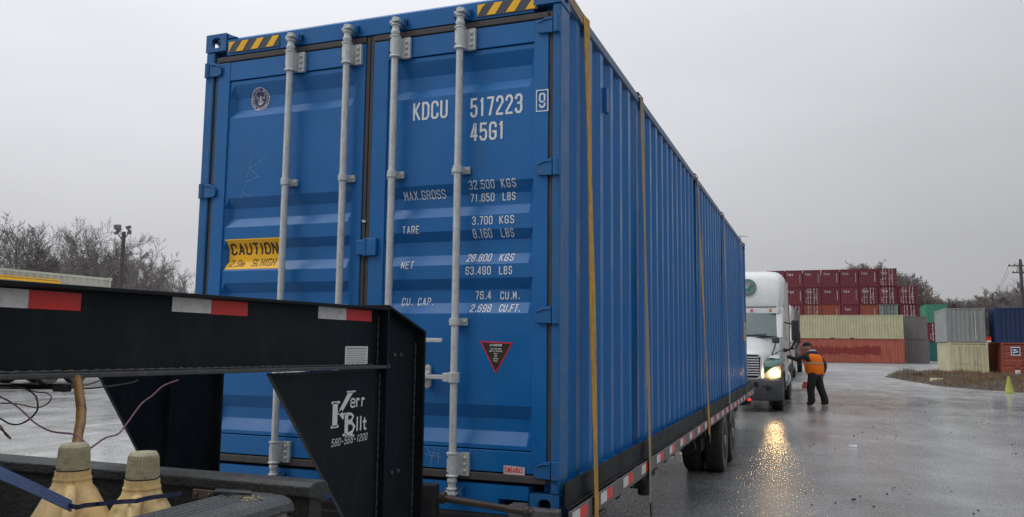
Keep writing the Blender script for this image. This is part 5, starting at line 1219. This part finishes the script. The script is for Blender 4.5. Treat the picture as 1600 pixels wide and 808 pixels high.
# joints (x right in the picture, y away, z up)
J = dict(pelvis=(.02, 0, .92), waist=(0, .01, 1.08), chest=(-.05, .01, 1.32), neck=(-.11, .0, 1.50), head0=(-.15, -.01, 1.60),
         shl=(-.20, -.13, 1.44), ell=(-.42, -.20, 1.32), wrl=(-.64, -.16, 1.40), hdl=(-.70, -.15, 1.415),
         shr=(.10, .14, 1.43), elr=(.27, .12, 1.17), wrr=(.23, .02, .97), hdr=(.20, -.01, .91),
         hipl=(-.03, -.08, .88), knl=(-.10, -.10, .48), anl=(-.07, -.08, .10), tol=(-.20, -.14, .05),
         hipr=(.07, .08, .88), knr=(.14, .09, .50), anr=(.27, .12, .12), tor=(.15, .06, .045), hel=(-.04, -.05, .05), her=(.31, .14, .06))
k = list(J); E_ = [('pelvis','waist'),('waist','chest'),('chest','neck'),('neck','head0'),('chest','shl'),('shl','ell'),('ell','wrl'),('wrl','hdl'),('chest','shr'),('shr','elr'),('elr','wrr'),('wrr','hdr'),
     ('pelvis','hipl'),('hipl','knl'),('knl','anl'),('anl','tol'),('anl','hel'),('anr','her'),('pelvis','hipr'),('hipr','knr'),('knr','anr'),('anr','tor')]
R_s = dict(pelvis=(.16,.15), waist=(.17,.15), chest=(.19,.16), neck=.065, head0=.07, shl=.085, ell=.068, wrl=.05, hdl=.035, shr=.09, elr=.07, wrr=.055, hdr=.038, hipl=.13, knl=.105, anl=.082, tol=.05, hipr=.13, knr=.105, anr=.085, tor=.05, hel=.05, her=.05)
def bmt(c):
    if c.z < .13: return 2
    if c.z > 1.53 and c.x > -.3: return 3
    if c.x < -.665: return 3
    if c.z < .97 and c.z > .9 and c.x > .1 and c.y < .09 and c.x < .2 and False: return 3
    return 1 if c.z < .93 and not (c.x > .17 and c.z > .85) else 0
skin('body', [J[i] for i in k], [(k.index(a), k.index(b)) for a, b in E_], [R_s[i] for i in k], None, pr_, mats=(['jacket', 'trousers', 'boot', 'skin'], bmt))
# head with face turned left-away, beanie, hood
hd = MB(); hc = V(-.165, -.015, 1.70); fd = V(-.93, .30, -.10).normalized(); rt = V(.30, .93, 0).normalized()
rings = []
for j in range(1, 12):
    tt = PI*j/12; zz1 = -math.cos(tt); rr = math.sin(tt); ring_ = []
    for i in range(16):
        a = 2*PI*i/16; f_ = math.cos(a); s_ = math.sin(a)
        fr_ = .098 if f_ > 0 else .10
        nose = .022*max(0, f_)**14*max(0, 1-abs(zz1+.12)*3.4)
        jaw = 1-.18*max(0, -zz1)*(1 if f_ < .3 else .4)
        ring_.append(hc+fd*(f_*rr*fr_*jaw+nose)+rt*(s_*rr*.078*jaw)+V(0, 0, zz1*.118))
    rings.append(ring_)
hd.loft(rings); hd.build('head', 'skin', pr_, smooth=True)
for s_ in (1, -1):
    mb = MB(); c = hc+rt*s_*.080+V(0, 0, -.005); mb.ell(tuple(c), (.018, .010, .030), 8, 6); mb.build('ear', 'skin', pr_, smooth=True)
    mb = MB(); c = hc+fd*.088+rt*s_*.032+V(0, 0, .008); mb.ell(tuple(c), (.012, .012, .008), 8, 6); mb.build('eye', 'boot', pr_, smooth=True)
mb = MB(); c = hc+fd*.092+V(0, 0, -.058); mb.ell(tuple(c), (.010, .022, .006), 8, 6); mb.build('mouth', 'paleredblock', pr_, smooth=True)
mb = MB(); rings = []
for j, (zz1, k1) in enumerate(((.012, 1.10), (.03, 1.12), (.055, 1.07), (.085, .93), (.108, .72), (.125, .42), (.130, .12))):
    rings.append([hc+fd*(.108*k1*math.cos(2*PI*i/16)-.006)+rt*(.088*k1*math.sin(2*PI*i/16))+V(0, 0, zz1) for i in range(16)])
mb.loft(rings); mb.build('beanie', 'jacket', pr_, smooth=True)
mb = MB(); mb.ell((-.015, .0, 1.515), (.135, .13, .085), 14, 8); mb.build('hood', 'navyhood', pr_, smooth=True)
mb = MB(); mb.ell((-.045, -.02, 1.573), (.115, .10, .045), 12, 6); mb.build('hood_lining', 'hoodlin', pr_, smooth=True)
# vest: a shell round the torso with armholes at the shoulders
mb = MB(); rings = []
for z_, cx_, a_, b_ in ((.90, .02, .205, .18), (.97, .015, .232, .20), (1.12, .0, .242, .205), (1.24, -.02, .244, .21), (1.34, -.035, .240, .21), (1.42, -.045, .228, .20), (1.475, -.05, .175, .16), (1.50, -.055, .11, .11)):
    rings.append([(cx_+a_*math.cos(2*PI*i/28)*(1+.025*math.sin(5*i+z_*20)), .01+b_*math.sin(2*PI*i/28)*(1+.02*math.cos(3*i+z_*25)), z_+.006*math.sin(2*PI*3*i/28)*(1 if z_ < 1 else .3)) for i in range(28)])
mb.loft(rings, caps=False); vest = mb.build('safety_vest', 'orange', pr_, smooth=True)
def vband(z0, z1, a_, b_, cx_):
    mb = MB(); mb.loft([[(cx_+a_*math.cos(2*PI*i/28)*(1+.025*math.sin(5*i+z_*20)), .01+b_*math.sin(2*PI*i/28)*(1+.02*math.cos(3*i+z_*25)), z_) for i in range(28)] for z_ in (z0, z1)], caps=False); mb.build('reflective_band', 'reflect', vest, smooth=True)
vband(1.20, 1.245, .251, .217, -.014)
for xo in ():
    mb = MB(); mb.loft([[(xo-.02, -.205+.02*q, zq), (xo+.025, -.205+.02*q, zq), (xo+.025, -.20+.02*q, zq), (xo-.02, -.20+.02*q, zq)] for q, zq in ((0, 1.25), (.1, 1.34), (1.0, 1.42), (2.8, 1.475))]); mb.build('reflective_band', 'reflect', vest)
mb = MB(); mb.loft([[(cx_+a_*math.cos(2*PI*i/24), .01+b_*math.sin(2*PI*i/24), z_) for i in range(24)] for z_, cx_, a_, b_ in ((.86, .035, .185, .165), (.90, .03, .20, .175), (1.0, .015, .205, .178))], caps=False); mb.build('jacket_hem', 'navyhood', pr_, smooth=True)
def hand(base, d, up, sz=1):
    base, d, up = Vector(base), Vector(d).normalized(), Vector(up).normalized(); sd_ = d.cross(up).normalized()
    vs, es, rs = [], [], []
    def a(p, r): vs.append(tuple(p)); rs.append(r); return len(vs)-1
    w_ = a(base, .028); p_ = a(base+d*.05, .034); es.append((w_, p_))
    for f_ in range(4):
        o_ = (f_-1.5)*.019; L = (.062, .072, .068, .052)[f_]
        q0 = a(base+d*.085+sd_*o_, .0105); q1 = a(base+d*(.085+L*.5)+sd_*o_*1.1-up*.008, .009); q2 = a(base+d*(.085+L)+sd_*o_*1.15-up*.024, .0075)
        es += [(p_, q0), (q0, q1), (q1, q2)]
    t0 = a(base+d*.035+sd_*-.036-up*.01, .012); t1 = a(base+d*.07-sd_*.058-up*.02, .009); es += [(p_, t0), (t0, t1)]
    return skin('hand', vs, es, rs, 'skin', pr_, sub=1)
hand((-.69, -.152, 1.412), (-1, .05, .05), (0, 0, 1)); hand((.205, .0, .935), (-.15, -.2, -1), (0, -1, .2))

# ================================================================== trees
def grow_tree(seed, H, spread, dens, rmin=.012):
    rnd = random.Random(seed); trunk = MB(); crown = MB()
    def tri_tube(mb, pts, r0, r1, n=3):
        m = len(pts); vs = []
        for i, p in enumerate(pts):
            t_ = (pts[min(i+1, m-1)]-pts[max(i-1, 0)]).normalized(); a = t_.cross(V(.3, .5, .81)).normalized(); b = a.cross(t_); r = r0+(r1-r0)*i/(m-1)
            for q in range(n): an = 2*PI*q/n; vs.append(p+(a*math.cos(an)+b*math.sin(an))*r)
        mb.add(vs, [(i*n+q, i*n+(q+1) % n, (i+1)*n+(q+1) % n, (i+1)*n+q) for i in range(m-1) for q in range(n)])
    def branch(p, d, L, r, lv):
        n = 5 if lv == 0 else (4 if lv == 1 else 3); pts = [p]; dd = d.copy(); pos = p.copy()
        for i in range(n):
            wob = .16 if lv == 0 else .30
            dd = (dd+V(rnd.uniform(-wob, wob), rnd.uniform(-wob, wob), rnd.uniform(-wob*.4, wob*.8)+.05)).normalized(); pos = pos+dd*(L/n); pts.append(pos.copy())
        r1 = r*(.35 if lv else .3)
        tri_tube(trunk if lv < 2 else crown, pts, r, max(r1, rmin*.7), 6 if lv == 0 else 3)
        if lv >= 4: return
        nch = (11, 7, 6, 4)[lv]; nch = int(nch*dens+rnd.random())
        for c in range(nch):
            t_ = (.22 if lv == 0 else .15)+(1-(.22 if lv == 0 else .15))*(c+rnd.random())/nch
            f_ = t_*n; i = min(n-1, int(f_)); q = pts[i].lerp(pts[i+1], f_-i); ax = (pts[i+1]-pts[i]).normalized()
            az_ = rnd.random()*2*PI; a = ax.cross(V(.2, .9, .3)).normalized(); b = a.cross(ax); sp = math.radians(rnd.uniform(28, 62)*spread)
            nd = ax*math.cos(sp)+(a*math.cos(az_)+b*math.sin(az_))*math.sin(sp); nd.z += .12
            branch(q, nd.normalized(), L*rnd.uniform(.42, .66)*(1.05-.35*t_), max(rmin, r*(.5 if lv == 0 else .45)*(1-.4*t_)), lv+1)
    branch(V(0, 0, -.2), V(0, 0, 1), H*.72, H*.014, 0)
    top = sorted(v[2] for v in crown.v)[int(len(crown.v)*.9985)]; k = H/top
    for m_ in (trunk, crown): m_.v = [(a*k, b*k, c*k) for a, b, c in m_.v]
    return trunk, crown
protos = []
for s, H, sp, dn in ((1, 10, 1.0, 1.15), (2, 10, .8, 1.2), (3, 10, 1.2, 1.15), (4, 10, 1.05, 1.25), (5, 10, .9, 1.15)):
    a, b = grow_tree(s, H, sp, dn, .0115); protos.append((a.mesh('trunk', 'bark'), b.mesh('crown', 'twig', fix=False)))
far_protos = []
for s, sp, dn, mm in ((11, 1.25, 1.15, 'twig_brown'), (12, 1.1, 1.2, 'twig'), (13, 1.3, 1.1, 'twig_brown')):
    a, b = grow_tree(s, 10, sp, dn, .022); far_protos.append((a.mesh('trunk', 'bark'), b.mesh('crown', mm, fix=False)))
def plant(i, x, y, h, rz, label, group, mesh=None, sx=1):
    t = thing('bare_tree', label, 'tree', (x, y, gz(x, y)), group, rz); t.scale = (h/10*sx, h/10*sx, h/10)
    a, b = mesh or protos[i % 5]; mobj('trunk', a, t); mobj('crown', b, t); return t
def ground_at(px, d):   # ground position on the ray column of a photo pixel, d metres away
    p = dep(px, 530, d); return p.x, p.y
LT = [(12, 62, 11.3, 'tall bare tree at the left edge of the photograph'), (62, 64, 10.6, 'bare spreading tree, second from the left edge'), (108, 66, 10.5, 'bare tree with dense fine twigs, third from the left'),
      (160, 62, 10.6, 'tall bare tree whose forked limbs rise just left of the floodlight mast'), (205, 64, 9.6, 'bare tree just right of the floodlight mast'), (245, 60, 8.0, 'lower bushy bare tree between the mast and the blue container'),
      (288, 56, 6.4, 'lowest wispy bare tree beside the blue container')]
for i, (px_, d_, h_, lb) in enumerate(LT):
    x, y = ground_at(px_, d_); plant(i, x, y, h_*1.02, i*1.7, lb, 'bare trees on the left')
for i, (px_, d_, h_) in enumerate(((-20, 70, 11), (12, 72, 10), (40, 74, 10.5), (66, 78, 10), (90, 75, 10), (114, 78, 10.4), (140, 76, 10.6), (164, 80, 10), (188, 76, 10), (210, 78, 9.4), (232, 74, 8.6), (252, 76, 7.8), (272, 70, 7), (292, 70, 6.2), (305, 66, 5.5))):
    x, y = ground_at(px_, d_); plant(i+2, x, y, h_, i*2.3+1, 'bare tree in the thicket behind the front row on the left', 'bare trees in the thicket on the left', sx=1.15)
# right: a close-set wood behind the containers
rr_ = random.Random(5)
RT = []
for i in range(70):
    px_ = 1295+i*4.9+rr_.uniform(-3, 3)
    ytop = 412 if 1330 < px_ < 1395 else (428 if px_ < 1425 else (447 if px_ < 1445 else (462 if px_ < 1560 else 452)))
    if px_ < 1330: ytop = 432
    ytop += rr_.uniform(-4, 10); d_ = 150+rr_.uniform(-12, 30); h_ = 1.68+(543-ytop)*d_/FPX
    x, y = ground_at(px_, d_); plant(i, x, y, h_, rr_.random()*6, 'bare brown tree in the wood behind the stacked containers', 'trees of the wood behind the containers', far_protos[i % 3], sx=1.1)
for i, (px_, d_, h_, lb) in enumerate(((1588, 120, 10.5, 'tall bare tree behind the utility pole'), (1622, 110, 13.5, 'tallest bare tree, cut by the right edge of the photograph'))):
    x, y = ground_at(px_, d_); plant(i+1, x, y, h_, i*2, lb, 'tall trees by the utility pole')
# low scrub filling the foot of the wood: uncountable
sb = MB(); rs_ = random.Random(9)
for k in range(14000):
    px_ = rs_.uniform(1280, 1680); d_ = rs_.uniform(142, 190); x, y = ground_at(px_, d_); h_ = rs_.uniform(2.5, 7.5)*(1 if px_ < 1400 else .8)
    p = V(x, y, 0); q = p+V(rs_.uniform(-1.2, 1.2), rs_.uniform(-1, 1), h_); w_ = rs_.uniform(.05, .12); m_ = p.lerp(q, .5)+V(rs_.uniform(-.4, .4), 0, 0)
    sb.add([p-V(w_, 0, 0), p+V(w_, 0, 0), m_+V(w_*.7, 0, 0), m_-V(w_*.7, 0, 0), q], [(0, 1, 2, 3), (3, 2, 4)])
o = sb.build('undergrowth', 'twig_brown', fix=False); tag(o, 'tangled brown undergrowth at the foot of the wood', 'undergrowth', kind='stuff')
sb = MB()
for k in range(5000):
    px_ = rs_.uniform(-60, 330); d_ = rs_.uniform(58, 80); x, y = ground_at(px_, d_); h_ = rs_.uniform(1.5, 4.5)
    p = V(x, y, 0); q = p+V(rs_.uniform(-.9, .9), rs_.uniform(-.7, .7), h_); w_ = rs_.uniform(.012, .03)
    sb.add([p-V(w_, 0, 0), p+V(w_, 0, 0), q], [(0, 1, 2)])
o = sb.build('scrub', 'twig', fix=False); tag(o, 'thin scrub between the bare trees on the left', 'scrub', kind='stuff')

# ================================================================== poles
c = ground_at(183, 45)
fl = thing('floodlight_mast', 'floodlight mast with lamp clusters among the bare trees on the left', 'floodlight mast', (c[0], c[1], 0))
mb = MB(); mb.tube([(0, 0, 0), (0, 0, 4), (.02, 0, 7.75)], [.17, .14, .10], 12); mb.build('mast', 'pole', fl, smooth=True)
mb = MB(); mb.tube([(-.35, -.1, 7.7), (-.15, 0, 7.35), (0, 0, 7.3), (.18, 0, 7.45), (.34, .05, 7.75)], .035, 8); mb.build('lamp_arm', 'lampgrey', fl)
def flood(x, y, z, tilt, rz, s=1):
    mb = MB(); mb.hexa([(-.2*s, -.12, -.13*s), (.2*s, -.12, -.13*s), (.15*s, .14, -.09*s), (-.15*s, .14, -.09*s), (-.2*s, -.12, .13*s), (.2*s, -.12, .13*s), (.15*s, .14, .09*s), (-.15*s, .14, .09*s)])
    o = mb.build('floodlight', 'lampgrey', fl, bevel=.015); o.location = (x, y, z); o.rotation_euler = (tilt, 0, rz)
    mb = MB(); mb.box(-.17*s, -.125, -.10*s, .17*s, -.121, .10*s); mb.build('lamp_glass', 'cgrey', o)
flood(-.33, -.12, 8.05, .5, .6); flood(-.52, .08, 7.92, .6, 1.9, .8); flood(-.42, -.1, 7.72, .7, -.4, .7); flood(.36, -.02, 7.98, .5, -1.0, .75); flood(.30, .12, 7.74, .6, -2.2, .6)
mb = MB(); mb.ell((-.42, -.3, 4.45), (.16, .12, .08), 10, 6); mb.tube([(0, 0, 4.5), (-.4, -.3, 4.5)], .02, 6); mb.build('small_lamp', 'white_lab', fl)
c = ground_at(1603, 92)
up = thing('utility_pole', 'dark wooden utility pole with crossarms near the right edge', 'utility pole', (c[0], c[1], 0))
mb = MB(); mb.tube([(0, 0, 0), (-.1, 0, 6), (-.12, 0, 12)], [.22, .19, .15], 10); mb.build('pole', 'pole', up, smooth=True)
for z_, l_ in ((11.2, 1.25), (10.4, .9)):
    mb = MB(); mb.box(-.1-l_, -.06, z_, .15+l_*.3, .06, z_+.12)
    mb.build('crossarm', 'pole', up)
    for q in (-l_, -l_*.6): mb = MB(); mb.lathe([(.05, 0), (.07, .06), (.04, .16)], (q, 0, z_+.12), 8); mb.build('insulator', 'blackp', up)
mb = MB(); mb.lathe([(.2, 0), (.22, .1), (.22, .6), (.2, .7)], (-.38, -.15, 8.6), 14); mb.build('transformer', 'lampgrey', up)
pb = V(c[0]-1.3, c[1], 11.4); pe = dep(1549, 462, 92)
for j, (dz, lb) in enumerate(((0, 'upper wire slanting down left from the utility pole'), (-.75, 'lower wire slanting down left from the utility pole'))):
    pts = []
    for i in range(13):
        tt = i/12; p = pb.lerp(pe, tt); p.z += dz*(1-tt)-1.0*4*tt*(1-tt)*.5; pts.append(p)
    mb = MB(); mb.tube(pts, .022, 4); tag(mb.build('power_line', 'wire_b'), lb, 'power line')
mb = MB(); x, y = pe.x, pe.y; mb.tube([(x, y, 0), (x+.1, y, pe.z+.3)], [.12, .08], 8); tag(mb.build('guy_post', 'pole'), 'short far post where the slanting wires come down', 'post')

# ================================================================== berm, cone, debris
def interp(x, P):
    if x <= P[0][0]: return P[0][1]
    for (a, b), (c, d) in zip(P, P[1:]):
        if x <= c: return b+(d-b)*(x-a)/(c-a)
    return P[-1][1]
FRT = [(7.2, 47.2), (7.6, 45.5), (8.1, 41), (8.8, 36.3), (9.9, 33.7), (11.1, 32.3), (14, 31.3), (30, 30.5)]
BCK = [(7.2, 47.8), (9, 51.5), (12, 53.5), (30, 56)]
def berm_z(x, y):
    nn = mnoise.noise(V(x*.9, y*.5, 0)); n2 = mnoise.noise(V(x*2.3, y*1.7, 3))
    yf = interp(x, FRT)+1.0*mnoise.noise(V(x*1.3, 0, 9)); yb = interp(x, BCK)
    e_ = min((y-yf)/1.6, (yb-y)/1.8, (x-7.3+.3*nn)/.5, 1)
    return -.06 if e_ <= -.3 else -.05+max(-.01, .05+e_*(.20+.26*nn+.14*n2))
mb = MB(); BX0, BY0, st = 6.9, 29.8, .22; nx, ny = 100, 120
mb.grid([BX0+i*st for i in range(nx)], [BY0+j*st for j in range(ny)], lambda x, y: (x, y, gz(x, y)+berm_z(x, y)))
M['dirt'] = mat('muddy_verge', (.045, .032, .024), .85, var=.4, vscale=2, bump=.8, bscale=8, dirt=(.13, .10, .055), dirt_amt=.9, dscale=(2, 2, 2))
M['drygrass'] = mat('dry_grass', (.20, .125, .06), .8, var=.5, vscale=.8)
o = mb.build('dirt_berm', 'dirt', smooth=True, fix=False); o['kind'] = 'structure'
gb = MB(); rg = random.Random(2)
for k in range(30000):
    x = 7.3+rg.random()**.9*15; y = 31+rg.random()*21; bz = berm_z(x, y)
    if bz < .02 or mnoise.noise(V(x*.7, y*.5, 5)) < -.2: continue
    z_ = gz(x, y)+bz; h_ = rg.uniform(.06, .22)+.22*max(0, mnoise.noise(V(x*.5, y*.4, 8))); a = rg.random()*6.28; w_ = .012
    p = V(x, y, z_); gb.add([p+V(w_*math.cos(a), w_*math.sin(a), 0), p-V(w_*math.cos(a), w_*math.sin(a), 0), p+V(rg.uniform(-.1, .1), rg.uniform(-.1, .1), h_)], [(0, 1, 2)])
o = gb.build('dry_grass', 'drygrass', fix=False); tag(o, 'dry brown grass and weeds growing on the dirt berm', 'grass', kind='stuff')
for i, (x, y, s, lb) in enumerate(((8.6, 44.2, .42, 'dark lump of rubble on the left end of the berm'), (9.6, 43.2, .32, 'small dark clod right of the rubble lump'))):
    mb = MB(); mb.ell((0, 0, .12), (s, s*.7, s*.55), 9, 6); o = mb.build('rubble', 'rock'); 
    for v in o.data.vertices: v.co *= 1+.25*mnoise.noise(v.co*4+V(i, 0, 0))
    o.location = (x, y, .1); tag(o, lb, 'rubble')
mb = MB(); mb.box(8.65, 38.3, .0, 9.2, 38.7, .27); tag(mb.build('kerb_block', 'cream', bevel=.05), 'yellowish concrete block lying in the berm', 'block')
# cone
cn = thing('traffic_cone', 'lime-yellow traffic cone on the wet yard in front of the berm', 'cone', (10.55, 31.7, 0))
mb = MB(); mb.lathe([(.17, .03), (.155, .05), (.045, .60), (.035, .63)], (0, 0, 0), 20); mb.build('cone_body', 'cone', cn, smooth=True)
mb = MB(); mb.box(-.17, -.17, 0, .17, .17, .03); mb.build('cone_base', 'cone', cn, bevel=.01)
# loose stones and scraps on the asphalt
sm = MB(); rk = random.Random(12)
for k in range(95):
    px_ = rk.uniform(1190, 1620); py_ = rk.choice([rk.uniform(640, 830), rk.uniform(600, 720)]); v_ = cf+cr*((px_-800)/FPX)-cu*((py_-404)/FPX); tt = -CAM.z/v_.z; p = CAM+v_*tt
    s = rk.uniform(.004, .011)*(1+tt*.04)
    if p.x < 2.7: continue
    sm.ell((p.x, p.y, s*.4), (s, s*rk.uniform(.6, 1), s*.6), 6, 4)
o = sm.build('loose_stones', 'rock'); tag(o, 'small dark stones scattered over the wet asphalt', 'stones', kind='stuff')
def gp_(px_, py_): v_ = cf+cr*((px_-800)/FPX)-cu*((py_-404)/FPX); return CAM+v_*(-CAM.z/v_.z)
p = gp_(1331, 698); mb = MB(); mb.hexa([(-.07, -.05, .002), (.08, -.04, .002), (.09, .05, .002), (-.06, .06, .002), (-.05, -.03, .03), (.05, -.03, .012), (.07, .03, .035), (-.05, .04, .015)]); o = mb.build('paper_scrap', 'paper'); o.location = (p.x, p.y, 0); tag(o, 'crumpled white scrap lying on the wet asphalt', 'litter')
p = gp_(1334, 781); mb = MB(); rk = random.Random(4)
for k in range(7): mb.ell((rk.uniform(-.016, .016), rk.uniform(-.014, .014), .008), (.010, .009, .009), 7, 5)
o = mb.build('dark_clod', 'rock'); o.location = (p.x, p.y, 0); tag(o, 'largest dark clod on the asphalt near the bottom edge', 'clod')
